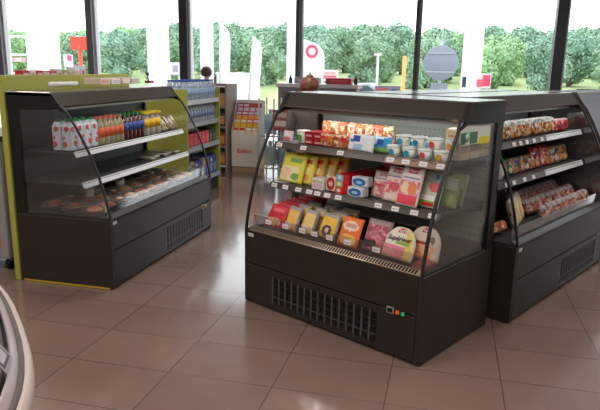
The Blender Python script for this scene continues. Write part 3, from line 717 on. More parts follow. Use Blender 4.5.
for k in range(3):
    o = pouch('herb_bag', .11, .15, .05, C('183A28'), [(.1, .1, .6, .5, C('207840'), 'e'), (.4, .5, .9, .8, C('0E2418'), 'e')], flat=.35, wrinkle=.008, seed=k)
    put(FC2, o, 'dark green bag on the middle shelf of the right case, %s' % ['left', 'middle', 'right'][k], 'food bag', 'dark green bags on the middle shelf', .34+.12*k, .50, zm2, lean=-.2)
mc = [C('8A6A48'), C('387848'), C('B08868'), C('486890'), C('A86040'), C('907850'), C('C8303A'), C('C02030'), C('B02838'), C('885838'), C('A07850'), C('986848'), C('8A7060')]
mn = ['brown', 'green', 'beige', 'blue-grey', 'rust', 'olive-brown', 'bright red', 'red', 'dark red', 'brown', 'light brown', 'reddish brown', 'grey-brown']
for k in range(13):
    hgt = .12 if k < 6 else .17 if k < 9 else .15
    o = pouch('snack_bag', .088, hgt, .06, B_REDS if 6 <= k < 9 else B_SNACK if k != 1 else mc[k], [(.05, .85, .95, .98, mc[k]), (.1, .1, .7, .45, [C('D0B080'), C('D8D0C0'), C('C88848')][k % 3], 'e'), (.3, .55, .9, .8, [C('C04838'), C('E0D8D0'), C('3858A0'), C('D8A030')][k % 4], 'e')], flat=.4, wrinkle=.010, seed=k+40)
    put(FC2, o, '%s snack bag, %s from left on the middle shelf of the right case' % (mn[k], ORD[k]), 'snack bag', 'snack bags on the middle shelf of the right case', .47+.100*k, .34, zm2, lean=-.35, spin=rnd.uniform(-.14, .14))
def sandwich_pack(c):
    mb = MB(); mb.poly_y([(-.02, 0), (.02, 0), (.035, .16), (.0, .19), (-.035, .16)], 0, .13, c)
    for k in range(2): mb.box(-.006+k*.0, .006, -.001, .131, .01, .165, C('E8DCC8'))
    o = mb.build('sandwich_pack')
    mb = MB(); mb.rbox(-.042, .042, -.01, .14, -.001, .205, FILM, .012); mb.build('clear_wrapper', o)
    return o
zd2 = .53
for k in range(3):
    o = pouch('wrapped_sandwich', .10, .21, .055, C('C8BCB0'), [(.08, .05, .92, .80, C('E0C48C')), (.45, .05, .92, .5, C('D8A888'), 'e'), (.1, .1, .5, .78, C('E8D4A0'))], flat=.28, wrinkle=.006, seed=k+60)
    put(FC2, o, 'tall cream-coloured wrapped sandwich, %s of three standing on the deck' % ['left', 'middle', 'right'][k], 'wrapped sandwich', 'cream wrapped sandwiches on the deck of the right case', .45+.115*k, .20+.03*k, zd2, lean=-.3, roll=-.15, spin=.25)
for k in range(3):
    o = pouch('wrapped_sandwich', .085, .19, .055, C('B8A8A8'), [(.1, .1, .5, .8, C('A06848')), (.5, .1, .92, .8, C('E0C8C0'))], flat=.28, wrinkle=.006, seed=k+70)
    put(FC2, o, 'brown and pink wrapped sandwich behind the cream ones, %s of three' % ['left', 'middle', 'right'][k], 'wrapped sandwich', 'brown and pink wrapped sandwiches on the deck', .78+.13*k, .56, zd2+.035, lean=-.3)
for r in range(3):
    for k in range(10):
        c = [C('8A5844'), C('A8605A'), C('6A3A34'), C('B07868'), C('986058')][(k+r) % 5]
        o = pouch('wrapped_roll', .088, .105+.02*((k*3+r) % 3), .06, B_ROLL, [(.1, .62, .9, 1, C('A8A0A4')), (.2, .2, .6, .45, c, 'e')][:1+(k % 2)]+[(.2, .1, .8, .5, [C('C89A80'), C('B06860')][k % 2], 'e')], flat=.45, wrinkle=.010, seed=k+80+9*r)
        put(FC2, o, 'brown wrapped roll, %s from left in the %s row of the deck, right case' % (ORD[k], ['front', 'middle', 'back'][r]), 'wrapped roll', 'wrapped rolls on the deck of the right case', .85+.101*k, .14+.125*r, zd2+.010*r, lean=-.55, spin=rnd.uniform(-.12, .12))
for k in range(4):
    o = pouch('salad_bag', .10, .07, .07, C('C8804A'), [(.1, .1, .5, .6, C('E0D0B0'), 'e'), (.5, .3, .9, .9, C('D85838'), 'e')], flat=.5, wrinkle=.01, seed=k+5)
    put(FC2, o, 'small orange-brown bag at the near end of the deck, %s' % ['front left', 'front right', 'rear left', 'rear right'][k], 'food bag', 'small orange-brown bags at the near end of the deck', .11+.11*(k % 2), .20+.11*(k//2), zd2+.008, lean=-.5)

# things lying on top of the left case
m = MB(); m.tube([(-.16, 0, .018), (.16, 0, .018)], .018, WHITE, 14); o = m.build('paper_roll'); put(FCL, o, 'white paper roll lying on top of the left case', 'paper roll', None, .30, .50, 1.432)
m = MB(); m.lathe([(.011, 0), (.011, .05)], BLACK, 10); e = m.build('paper_roll_core', o); e.location = (.13, 0, .018); e.rotation_euler = (0, PI/2, 0)
for k in range(4):
    o = boxpack('cardboard_box', .14, [.052, .045, .05, .05][k], .16, [C('E8D0C0'), C('E8E0DC'), C('D8C8C0'), C('E0DAD0')][k], [(.1, .2, .9, .8, [C('D8A088'), C('C8C0C8'), C('E8D8D0'), C('C0B8B0')][k])], top=C('B8A8A0'))
    put(FCL, o, '%s flat box lying on top of the left case' % ['pink and beige', 'white', 'light grey', 'cream'][k], 'box', 'flat boxes on top of the left case', .90+.17*k, .52, 1.432)
m = MB(); m.rbox(-.04, .04, -.03, .03, 0, .022, C('8A1830'), .006); m.tube([(-.02, 0, .02), (-.03, 0, .075)], .006, C('603030')); m.lathe([(.012, .07), (.013, .095), (.004, .10)], C('503838'), 10, cx=-.03)
o = m.build('tape_dispenser'); put(FCL, o, 'small dark red gadget with upright stem at far end of left case top', 'tape dispenser', None, 1.63, .50, 1.432)

# ------------------------------------------------------------------ green gondola behind the left case, rack, wooden unit
gr = empty('gondola_shelf', (-3.20, 4.9, 0)); tag(gr, 'long lime green shelf unit standing behind the left drinks case', 'shelf unit')
m = MB(); m.rbox(.10, .145, -1.20, .55, 0, 1.51, GREEN, .004); m.build('back_panel', gr)
m = MB(); m.rbox(-.42, .10, -.47, -.44, 0, 1.50, GREEN, .004); m.build('end_panel', gr)
m = MB(); m.rbox(-.42, .10, .52, .55, 0, 1.50, GREEN, .004); m.build('end_panel', gr)
for z in (.12, .5, .85, 1.18, 1.46):
    m = MB(); m.box(-.42, .10, -.44, .52, z-.02, z, SHELF); m.box(-.435, -.42, -.44, .52, z-.035, z+.005, RAILW); m.build('shelf', gr)
pc = [('C83848', 'red'), ('D8D0CC', 'white'), ('B02838', 'dark red'), ('E0C8C8', 'pale pink'), ('C04858', 'rose'), ('D0CCC8', 'off-white'), ('B0A858', 'olive'), ('A8A0A0', 'grey'), ('E8E8F0', 'white'), ('E4E0F0', 'lilac white')]
hs = [.075, .07, .075, .06, .07, .085, .08, .06, .10, .12]
for k in range(10):
    o = boxpack('packet', .082, hs[k], .08, C(pc[k][0]), [(.1, .2, .9, .7, C('D8B8B8')), (.3, .3, .7, .6, C(['E0D0C8', 'B02030'][k % 2]))])
    tag(o, '%s packet standing on the green shelf unit, %s from the left' % (pc[k][1], ORD[k]), 'packet', 'packets along the top of the green shelf unit')
    o.location = (-3.50, 4.53+.093*k, 1.461); o.rotation_euler = (0, 0, PI/2)
rk = empty('drinks_rack', (-2.97, 6.80, 0)); tag(rk, 'lime green rack of water bottles beyond the drinks case', 'shelf rack')
for y in (-.20, .83):
    m = MB(); m.rbox(-.62, 0, y-.015, y+.015, 0, 1.33, GREEN, .004); m.build('side_panel', rk)
m = MB(); m.box(-.62, -.60, -.185, .815, 0, 1.33, GREEN); m.build('back_panel', rk)
m = MB(); m.box(-.55, -.03, -.185, .815, 0, .13, BLACK); m.build('plinth', rk)
for z in (.20, .62, .91, 1.18):
    m = MB(); m.box(-.60, -.02, -.184, .814, z-.02, z, SHELF); m.box(-.02, -.004, -.184, .814, z-.035, z+.022, RAILW if z > 1 else mat('grey_rail', (.38, .40, .44), .3)); m.build('shelf', rk)
WAT = mat('water_bottle_pet', (.50, .60, .74), .08, alpha=.6, spec=.9); WAT2 = mat('clear_water_pet', (.55, .60, .66), .08, alpha=.6, spec=.9)
f1 = f2 = None
for k in range(11):
    for d in range(3):
        if f1 is None: o = f1 = bottle('water_bottle', .042, .25, WAT, C('3858B0'), C('A8C4E8'), neck=.4)
        else: o = copy_tree(f1)
        o.location = (-3.04-.09*d, 6.665+.088*k, 1.182)
        tag(o, 'blue-tinted water bottle on top shelf of the green rack, %s from left, %s row' % (ORD[k], ['front', 'middle', 'back'][d]), 'water bottle', 'blue water bottles on top of the green rack')
        if d < 2:
            if f2 is None: o = f2 = bottle('water_bottle', .041, .235, WAT2, C('A0A8B8'), C('7888A8'), neck=.4)
            else: o = copy_tree(f2)
            o.location = (-3.05-.10*d, 6.665+.088*k, .912)
            tag(o, 'clear water bottle on second shelf of the green rack, %s from left, %s row' % (ORD[k], ['front', 'back'][d]), 'water bottle', 'clear water bottles on the second shelf of the rack')
for k in range(8):
    red = k < 6
    o = boxpack('drink_multipack', .108, .17, .25, C('D03840') if red else C('383840'), [(.1, .2, .9, .7, C('E86068') if red else C('607068'))])
    tag(o, '%s multipack on the third shelf of the green rack, %s from left' % ('red' if red else 'dark', ORD[k]), 'drink pack', 'multipacks on the third shelf of the rack')
    o.location = (-3.01, 6.685+.122*k, .622); o.rotation_euler = (0, 0, PI/2)
f1 = None
for k in range(8):
    o = boxpack('drink_multipack', .108, .25, .3, [C('28406A'), C('B0A898'), C('283858'), C('3050A0'), C('B08870'), C('3858A8'), C('404860'), C('2848A0')][k], [(.1, .2, .9, .6, C('8090B0')), (.2, .7, .8, .85, [C('C8C8D8'), C('384868')][k % 2])])
    tag(o, '%s multipack on the bottom shelf of the green rack, %s from left' % (['navy', 'beige', 'dark blue', 'blue', 'tan', 'bright blue', 'slate', 'royal blue'][k], ORD[k]), 'drink pack', 'multipacks on the bottom shelf of the rack')
    o.location = (-3.01, 6.685+.122*k, .202); o.rotation_euler = (0, 0, PI/2)

wu = empty('wooden_shelf_unit', (-3.275, 8.72, 0)); tag(wu, 'tall grey-brown shelf unit between the green rack and the cardboard display', 'shelf unit')
m = MB(); m.rbox(-.03, 0, 0, .46, 0, 1.34, GREYWOOD, .004); m.build('side_panel', wu)
m = MB(); m.rbox(-.95, -.92, 0, .46, 0, 1.34, GREYWOOD, .004); m.build('side_panel', wu)
m = MB(); m.box(-.92, -.03, .30, .32, 0, 1.34, GREYWOOD); m.build('back_panel', wu)
for z in (.10, .40, .70, 1.0, 1.3):
    m = MB(); m.box(-.92, -.03, .0, .30, z-.02, z, WHITE if z < .2 else GREYWOOD); m.build('shelf', wu)
n = 0
for z in (.10, .40, .70, 1.0):
    for k in range(6):
        o = boxpack('packet', .12, .20+.03*((k+n) % 2), .15, C(['8A5030', '302828', 'B06838', '604838', 'A08868', '404858', '9A3A2A'][n % 7]), [(.1, .2, .9, .8, C(['C88850', '706050', 'D0A878'][n % 3]))])
        o.location = (-3.377-.143*k, 8.74, z+.002)
        tag(o, '%s packet on the grey-brown unit, %s shelf, %s from the right' % (['orange-brown', 'black', 'orange', 'brown', 'tan', 'slate', 'rust'][n % 7], ['bottom', 'second', 'third', 'upper'][n//6], ORD[k]), 'packet', 'packets in the grey-brown shelf unit')
        n += 1

# cardboard display
cd = empty('cardboard_display', (-3.02, 8.80, 0)); cd.rotation_euler = (0, 0, .05)
tag(cd, 'white cardboard floor display with red lettering holding colourful snack boxes', 'cardboard display')
CARD = mat('white_card', (.70, .66, .62), .6, var=.03)
m = MB(); m.rbox(-.21, .21, .02, .42, 0, .09, WOOD, .004); m.build('wooden_base', cd)
m = MB()
m.box(-.215, .215, 0, .012, .09, .62, CARD); m.box(-.215, .215, .42, .432, .09, 1.09, CARD)
for x in (-.215, .205): m.poly_x([(0, .09), (0, .62), (.30, 1.09), (.432, 1.09), (.432, .09)], x, x+.010, CARD)
m.build('carton', cd)
text_obj('red_lettering', 'Ballon', .10, C('D83838'), (.0, -.003, .33), cd, ext=.001)
m = MB()
for k in range(4): m.box(-.203, .203, .013+.085*k, .10+.085*k, .56+.115*k-.02, .56+.115*k, CARD)
m.build('tiers', cd)
tc_ = [['E0B878', 'D8A868'], ['E0A040', 'E06838'], ['A83880', 'C870A0'], ['8A2858', '903048']]
tn = [['beige', 'tan'], ['golden', 'orange'], ['purple', 'mauve'], ['plum', 'wine red']]
for k in range(4):
    for j in range(4):
        side = j//2
        o = boxpack('snack_box', .098, .135, .05, C(tc_[k][side]), [(.08, .1, .92, .5, C(['F0E0D0', 'E8C040', 'F0B040', 'E0C8D0'][k])), (.1, .62, .9, .86, C(['C83838', 'F0E8E0', 'F0D8E8', 'D8D0E0'][(k+side) % 4]))])
        p = cd.matrix_basis @ Vector((0, 0, 0)); a = .05
        lx, ly = -.150+.100*j, .018+.085*k
        o.location = (-3.02+lx*math.cos(a)-ly*math.sin(a), 8.80+lx*math.sin(a)+ly*math.cos(a), .5685+.115*k); o.rotation_euler = (-.12, 0, a)
        tag(o, '%s snack box in the cardboard display, %s tier, %s from left' % (tn[k][side], ['lowest', 'second', 'third', 'top'][k], ORD[j]), 'snack box', 'snack boxes in the cardboard display')

# wire rack with pale blue canisters (seen through the left end glass)
wr = empty('wire_rack', (-2.38, 8.6, 0)); tag(wr, 'pale wire rack of canisters beside the left end of the ham case', 'wire rack')
WIRE = mat('white_wire', (.55, .60, .62), .4)
m = MB()
for x in (-.35, -.12, .12, .35):
    for y in (0, .4): m.tube([(x, y, 0), (x, y, 1.15)], .012, WIRE)
m.build('uprights', wr)
for z in (.12, .6):
    m = MB()
    for k in range(9): m.tube([(-.35+.0875*k, 0, z), (-.35+.0875*k, .4, z)], .006, WIRE)
    for y in (0, .4): m.tube([(-.35, y, z), (.35, y, z)], .009, WIRE)
    m.build('wire_shelf', wr)
f1 = None
CAN = mat('pale_blue_canister', (.42, .56, .66), .3, alpha=.9)
for s, z in enumerate((.13, .61)):
    for k in range(3):
        if f1 is None:
            mb = MB(); mb.rbox(-.085, .085, -.07, .07, 0, .30, CAN, .03, 3); mb.lathe([(.03, .29), (.03, .335)], CAN, 10); f1 = o = mb.build('washer_fluid_canister')
            mb = MB(); mb.lathe([(.035, .33), (.035, .37)], C('E0E8F0'), 10); mb.build('cap', o)
            mb = MB(); mb.box(-.06, .06, -.073, -.070, .06, .2, C('88A8C8')); mb.build('label', o)
        else: o = copy_tree(f1)
        o.location = (-2.38-.23+.23*k, 8.8, z+.008)
        tag(o, 'pale blue fluid canister, %s on the %s level of the wire rack' % (['left', 'middle', 'right'][k], ['lower', 'upper'][s]), 'canister', 'fluid canisters in the wire rack')
m = MB(); m.box(-.12, .12, -.006, .006, 0, .30, C('A04850')); m.box(-.09, .09, -.008, -.006, .19, .26, C('D0B8B8')); m.box(-.09, .09, -.008, -.006, .06, .14, C('E8D8D0'))
m.tube([(0, .012, -.10), (0, .012, .02)], .008, WIRE)
o = m.build('red_price_sign'); o.location = (-2.38, 8.545, 1.15-.45); tag(o, 'red and white price sign standing above the wire rack', 'price sign')

# counter, red crate at window
ct = empty('low_counter', (-2.15, 9.9, 0)); tag(ct, 'grey counter with white top edge along the window behind the ham case', 'counter')
m = MB(); m.rbox(-.66, .66, 0, .45, 0, 1.28, mat('grey_violet_laminate', (.20, .17, .20), .5), .01); m.build('body', ct)
m = MB(); m.rbox(-.69, .69, -.03, .47, 1.28, 1.345, mat('pale_counter_top', (.62, .58, .60), .4), .01); m.build('worktop', ct)
m = MB(); m.box(-.58, -.33, -.012, -.002, .95, 1.22, C('705860')); m.box(-.50, -.38, -.014, -.012, 1.0, 1.17, C('C8A050')); m.build('poster', ct)
for k in range(2):
    m = MB(); m.rbox(-.21, .21, -.11, .11, 0, .10, C('B82840') if k == 0 else C('A8A0A8'), .01)
    m.box(-.15, .15, -.112, -.110, .02, .07, C('C84858') if k == 0 else C('C8C0C8')); m.box(-.18, .18, -.08, .08, .10, .102, C('782030') if k == 0 else C('888088'))
    o = m.build('storage_crate'); o.location = (-1.88 if k == 0 else -1.52, 9.70+(.35 if k else .0)*0, 1.345) if k == 0 else (-1.66+.22, 10.12, 1.345-1.345)
    if k == 0: o.location = (-1.80, 10.05, 1.346); tag(o, 'red crate on the grey counter by the window', 'crate')
    else:
        o.location = (-2.35, 10.12, 1.346); tag(o, 'grey crate on the grey counter left of the red one', 'crate')
for k in range(2):
    m = MB(); m.lathe([(.03, 0), (.032, .02), (.03, .08), (.012, .10), (.012, .12)], C('303048') if k == 0 else C('101014'), 12)
    m.lathe([(.015, .12), (.015, .135)], C('606078'), 10); o = m.build('small_bottle')
    o.location = (-2.62 if k == 0 else -1.52, 10.0, 1.346); tag(o, 'small dark bottle on the grey counter at its %s end' % ['left', 'right'][k], 'bottle')

# grey freezer with orange stripe, far left
fz = empty('freezer_cabinet', (-3.60, 3.82, 0)); tag(fz, 'grey cabinet on castors with orange panel, at the left edge of view', 'freezer cabinet')
GF = mat('pale_grey_metal', (.30, .28, .29), .4)
m = MB(); m.rbox(-.5, .36, 0, .57, .10, 1.02, GF, .02); m.build('body', fz)
m = MB(); m.box(-.40, .295, -.006, 0, .20, .62, C('E8781C')); m.box(.362, .366, .05, .20, .2, .62, C('E8781C')); m.build('orange_panel', fz)
m = MB(); m.rbox(-.5, .36, -.005, .58, 1.02, 1.06, mat('dark_lid', (.05, .05, .06), .3), .01); m.build('lid', fz)
for x in (-.42, .30):
    for y in (.08, .50):
        m = MB(); m.tube([(x-.015, y, .045), (x+.015, y, .045)], .045, BLACK, 14); m.box(x-.022, x+.022, y-.02, y+.02, .07, .10, CHROME); m.build('castor', fz)

# rounded ice-cream chest in the lower left corner
def arc_chest():
    root = empty('curved_chest_freezer', (-1.48, 1.20, 0), -PI/4); tag(root, 'cream chest freezer with rounded glass top cut off at the lower left corner', 'chest freezer')
    RIM = mat('cream_bumper', (.60, .50, .45), .35, spec=.5); BODY = mat('cream_body', (.45, .38, .34), .4); FRM = mat('mauve_grey_frame', (.44, .37, .39), .3)
    def ring(rx, ry, z, n=48):
        return [(rx*math.copysign(abs(math.cos(2*PI*k/n))**.8, math.cos(2*PI*k/n)), ry*math.copysign(abs(math.sin(2*PI*k/n))**.8, math.sin(2*PI*k/n)), z) for k in range(n)]
    def loft(mb, rings, m, capb=True, capt=False):
        n = len(rings[0]); vs = [p for r in rings for p in r]
        fs = [(i*n+k, i*n+(k+1) % n, (i+1)*n+(k+1) % n, (i+1)*n+k) for i in range(len(rings)-1) for k in range(n)]
        if capb: fs.append(list(range(n))[::-1])
        if capt: fs.append([(len(rings)-1)*n+k for k in range(n)])
        mb.add(vs, fs, m, True)
    rx, ry = .80, .37
    root.scale = (1, 1, 1.04)
    m = MB(); loft(m, [ring(rx*.72, ry*.66, .02), ring(rx*.76, ry*.70, .10), ring(rx*.93, ry*.90, .66), ring(rx*.965, ry*.95, .74)], BODY); m.build('body', root)
    m = MB(); loft(m, [ring(rx*.965, ry*.955, .74), ring(rx, ry, .75), ring(rx*1.01, ry*1.015, .775), ring(rx*1.0, ry*1.0, .80), ring(rx*.975, ry*.96, .805)], RIM, False); m.build('bumper', root)
    m = MB(); loft(m, [ring(rx*.975, ry*.96, .805), ring(rx*.97, ry*.95, .812), ring(rx*.955, ry*.925, .812)], mat('brown_seal', (.10, .08, .075), .5), False); m.build('seal', root)
    m = MB(); loft(m, [ring(rx*.955, ry*.925, .808), ring(rx*.935, ry*.885, .83), ring(rx*.925, ry*.87, .832)], FRM, False); m.build('frame', root)
    m = MB(); loft(m, [ring(rx*.925, ry*.87, .832), ring(rx*.90, ry*.83, .87), ring(rx*.86, ry*.74, .915), ring(rx*.74, ry*.56, .95), ring(rx*.4, ry*.3, .97), ring(rx*.02, ry*.02, .975)], GLS, False, True); m.build('glass_lid', root)
    m = MB(); loft(m, [ring(rx*.9, ry*.84, .66), ring(rx*.90, ry*.83, .83)], mat('frost_grey_liner', (.50, .44, .47), .5), True); m.build('liner', root)
    return root, rx, ry
ch, crx, cry = arc_chest()
m = MB(); m.box(-.045, .045, -.0012, 0, -.032, .032, C('A8A0A8')); m.box(-.034, .034, -.002, -.0012, -.022, .022, C('5A5060')); m.box(-.026, .026, -.0026, -.002, -.014, .014, C('C8C0C8'))
o = m.build('sticker', ch); o.location = (.37, .283, .868); o.rotation_euler = (-PI/2-.95, 0, -.25)
for k in range(14):
    c = ['E07830', 'E8C020', 'B0A8A0', 'D86030', 'C83838', 'D8D0C8', 'E89040'][k % 7]
    o = pouch('ice_cream_pack', .12, .12, .05, C(c), [(.1, .2, .9, .7, C(['F0E8E0', '503828', 'E8D040'][k % 3]), 'e')], flat=.35, wrinkle=.006, seed=k)
    lx, ly = .48-.155*(k % 7), (.14 if k < 7 else -.08)
    o.location = (-1.45+.7071*(lx+ly), 1.20+.7071*(ly-lx), .745+.02*(k % 2)); o.rotation_euler = (-.4, 0, .5*(k % 3)-1.0)
    tag(o, '%s ice cream pack in the rounded chest, %s from the right, %s row' % (['orange', 'yellow', 'grey', 'rust', 'red', 'white', 'light orange'][k % 7], ORD[k % 7], ['far', 'near'][k//7]), 'ice cream pack', 'ice cream packs in the rounded chest')

# pale grey case standing beyond the bread case
pg = empty('closed_display_cabinet', (O2+W3*(L2+.06))[:], PI/2-ANG); tag(pg, 'pale grey curved-front cabinet at the far right beyond the bread case', 'display cabinet')
PGM = mat('pale_grey_curved_front', (.13, .14, .17), .5, spec=.3)
m = MB(); m.poly_x([(0, .10), (0, .52)]+[(y, z) for y, z in PROF[1:]]+[(D, 1.425), (D, .10)], .02, 1.3, PGM); m.build('curved_front', pg)
for x in (0, 1.3):
    m = MB(); m.poly_x([(-.01, .02), (-.01, .52)]+[(y-.012, z+.006) for y, z in PROF[1:]]+[(D, 1.432), (D, .02)], x, x+.02, ANTH2); m.build('end_frame', pg)
m = MB(); m.box(.02, 1.3, .03, D-.03, 0, .10, BLACK); m.build('plinth', pg)

# ------------------------------------------------------------------ people
def skin_mesh(pts, edges, radii, name, m, sub=2, root=0):
    me = bpy.data.meshes.new('s'); me.from_pydata([tuple(p) for p in pts], edges, [])
    o = bpy.data.objects.new('s', me); COL.objects.link(o)
    sk = o.modifiers.new('k', 'SKIN'); sk.use_smooth_shade = True; sk.branch_smoothing = .4
    for i, r in enumerate(radii):
        v = me.skin_vertices[0].data[i]; v.radius = r if isinstance(r, tuple) else (r, r); v.use_root = (i == root)
    ss = o.modifiers.new('d', 'SUBSURF'); ss.levels = sub; ss.render_levels = sub
    dg = bpy.context.evaluated_depsgraph_get(); dg.update()
    me2 = bpy.data.meshes.new_from_object(o.evaluated_get(dg)); bpy.data.objects.remove(o)
    me2.name = name; me2.materials.clear(); me2.materials.append(m)
    for p in me2.polygons: p.use_smooth = True
    ob = bpy.data.objects.new(name, me2); COL.objects.link(ob); return ob
SKINM = mat('skin', H('D8A890'), .5, scale=20)
def person(loc, rz, h, hair, top, trousers, bun, label):
    s = h/1.7
    P = []; E = []; Rr = []
    def ch(start, pts, rs):
        prev = start
        for p, r in zip(pts, rs):
            P.append(Vector(p)*s); Rr.append(r*s if not isinstance(r, tuple) else (r[0]*s, r[1]*s)); i = len(P)-1
            if prev is not None: E.append((prev, i))
            prev = i
        return prev
    pel = ch(None, [(0, 0, .93)], [.13]); ch_ = ch(pel, [(0, .0, 1.08), (0, 0, 1.25), (0, .01, 1.37)], [.11, .125, .10])
    nk = ch(ch_, [(0, .01, 1.45), (0, .0, 1.50)], [.05, .048])
    ch(nk, [(0, -.015, 1.555), (0, -.015, 1.61), (0, -.005, 1.655)], [.062, .080, .055])
    for sx in (-1, 1):
        hp = ch(pel, [(.09*sx, 0, .88), (.095*sx, -.01, .50), (.10*sx, .01, .10), (.10*sx, -.02, .045), (.105*sx, -.12, .03)], [.088, .058, .040, .040, .03])
        w = ch(ch_, [(.16*sx, .01, 1.36), (.20*sx, .01, 1.10), (.20*sx, -.10, .90), (.195*sx, -.135, .85)], [.050, .040, .028, .030])
        b = Vector((.195*sx, -.135, .85))
        for q, (dx, ln) in enumerate([(-.026, .060), (-.009, .070), (.009, .066), (.026, .052)]):
            ch(w, [(b.x+dx, b.y-.035, b.z-.03), (b.x+dx, b.y-.035-ln*.35, b.z-.03-ln*.6), (b.x+dx, b.y-.035-ln*.3, b.z-.03-ln)], [.010, .009, .008])
        ch(w, [(b.x-.034*sx, b.y-.02, b.z-.005), (b.x-.045*sx, b.y-.05, b.z-.03)], [.011, .009])
    body = skin_mesh(P, E, Rr, 'person', SKINM)
    body.location = loc; body.rotation_euler = (0, 0, rz)
    tag(body, label, 'person')
    def child(name, mb): o = mb.build(name, body); return o
    # face, ears, hair
    mb = MB()
    for sx in (-1, 1):
        mb = MB(); bm = bmesh.new(); bmesh.ops.create_icosphere(bm, subdivisions=2, radius=1)
        for v in bm.verts: v.co = Vector((.074*sx+v.co.x*.010, .0+v.co.y*.018, 1.585+v.co.z*.030))*s
        mb.bm(bm, SKINM, True); child('ear', mb)
    mb = MB(); bm = bmesh.new(); bmesh.ops.create_cone(bm, segments=8, radius1=.016, radius2=.006, depth=.045)
    for v in bm.verts: v.co = Vector((v.co.x, v.co.y-.092, v.co.z+1.585))*s
    mb.bm(bm, SKINM, True); child('nose', mb)
    for sx in (-1, 1):
        mb = MB(); bm = bmesh.new(); bmesh.ops.create_icosphere(bm, subdivisions=2, radius=.009)
        for v in bm.verts: v.co = (v.co+Vector((.030*sx, -.083, 1.605)))*s
        mb.bm(bm, C('302420'), True); child('eye', mb)
    mb = MB(); mb.box(-.022*s, .022*s, -.080*s, -.068*s, 1.540*s, 1.548*s, C('B06058')); child('mouth', mb)
    mb = MB(); bm = bmesh.new(); bmesh.ops.create_uvsphere(bm, u_segments=32, v_segments=24, radius=1)
    for v in bm.verts:
        c = v.co.copy(); n = 1+.035*math.sin(18*math.atan2(c.x, c.z+1e-5))*abs(c.y)+.03*noise.noise(c*6)
        v.co = Vector((c.x*.104*n, .008+c.y*.108*n, 1.605+c.z*.108*n))*s
    bmesh.ops.delete(bm, geom=[v for v in bm.verts if (v.co.y/s < -.045 and v.co.z/s < 1.655) or v.co.z/s < 1.525], context='VERTS')
    mb.bm(bm, hair, True)
    if bun:
        bm = bmesh.new(); bmesh.ops.create_icosphere(bm, subdivisions=3, radius=1)
        for v in bm.verts:
            n = 1+.14*noise.noise(v.co*4); v.co = Vector((v.co.x*.040*n, .01+v.co.y*.040*n, 1.700+v.co.z*.032*n))*s
        mb.bm(bm, hair, True)
        bm = bmesh.new(); bmesh.ops.create_cone(bm, segments=8, radius1=.014, radius2=.003, depth=.05)
        for v in bm.verts: v.co = Vector((v.co.x, v.co.y+.01, v.co.z*.6+1.738))*s
        mb.bm(bm, hair, True)
    child('hair', mb)
    # clothing
    Pt = [(0, 0, .90), (0, 0, 1.08), (0, 0, 1.25), (0, .01, 1.38), (0, .01, 1.44), (-.16, .01, 1.365), (-.205, .01, 1.10), (-.2, -.09, .92), (.16, .01, 1.365), (.205, .01, 1.10), (.2, -.09, .92)]
    o = skin_mesh([Vector(p)*s for p in Pt], [(0, 1), (1, 2), (2, 3), (3, 4), (3, 5), (5, 6), (6, 7), (3, 8), (8, 9), (9, 10)], [v*s for v in [.150, .135, .150, .125, .066, .068, .056, .044, .068, .056, .044]], 'jacket', top); o.parent = body
    Pt = [(0, 0, .95), (-.09, 0, .86), (-.095, -.01, .5), (-.10, .01, .10), (.09, 0, .86), (.095, -.01, .5), (.10, .01, .10)]
    o = skin_mesh([Vector(p)*s for p in Pt], [(0, 1), (1, 2), (2, 3), (0, 4), (4, 5), (5, 6)], [v*s for v in [.145, .108, .078, .06, .108, .078, .06]], 'trousers', trousers); o.parent = body
    for sx in (-1, 1):
        mb = MB(); mb.rbox((.10*sx-.052)*s, (.10*sx+.052)*s, -.17*s, .07*s, 0, .075*s, BLACK, .025, 3); child('shoe', mb)
    return body
person((-1.26, 5.5, 0), PI+.25, 1.515, mat('ginger_hair', H('6E3A26'), .5, var=.35, scale=40), mat('taupe_jacket', H('6A5A56'), .7), mat('dark_trousers', H('2A2830'), .7), True, 'person with ginger hair in a topknot, seen from behind beyond the ham case')
person((-4.08, 9.9, 0), PI-.2, 1.585, mat('brown_hair', H('5A3A30'), .6, var=.3, scale=40), mat('white_shirt', H('E8E4E4'), .7), mat('navy_trousers', H('28303C'), .7), False, 'person with short brown hair in a white shirt, behind the water bottles')

# ------------------------------------------------------------------ outdoors
ASPH = mat('pale_concrete', (.55, .55, .53), .8, scale=2, var=.15)
m = MB(); m.box(-45, 30, YF+.14, 24, -.25, -.12, ASPH); struct(m, 'ground')
GRASS = mat('pale_grass', (.40, .48, .22), .8, scale=1.5, var=.3)  # pale yellow-green, mottled by noise
m = MB(); n = 60; vs = []; fs = []
ys = [21, 23, 25, 27, 40, 60]; zs = [-.13, .1, .55, .80, 1.3, 2.0]
for j, (y, z) in enumerate(zip(ys, zs)):
    for i in range(n+1):
        x = -48+82*i/n; vs.append((x, y, z+(.12*noise.noise(Vector((x*.3, y*.3, 0))) if j else 0)))
for j in range(len(ys)-1):
    for i in range(n): a = j*(n+1)+i; fs.append((a, a+1, a+n+2, a+n+1))
m.add(vs, fs, GRASS, True); o = struct(m, 'grass_bank')

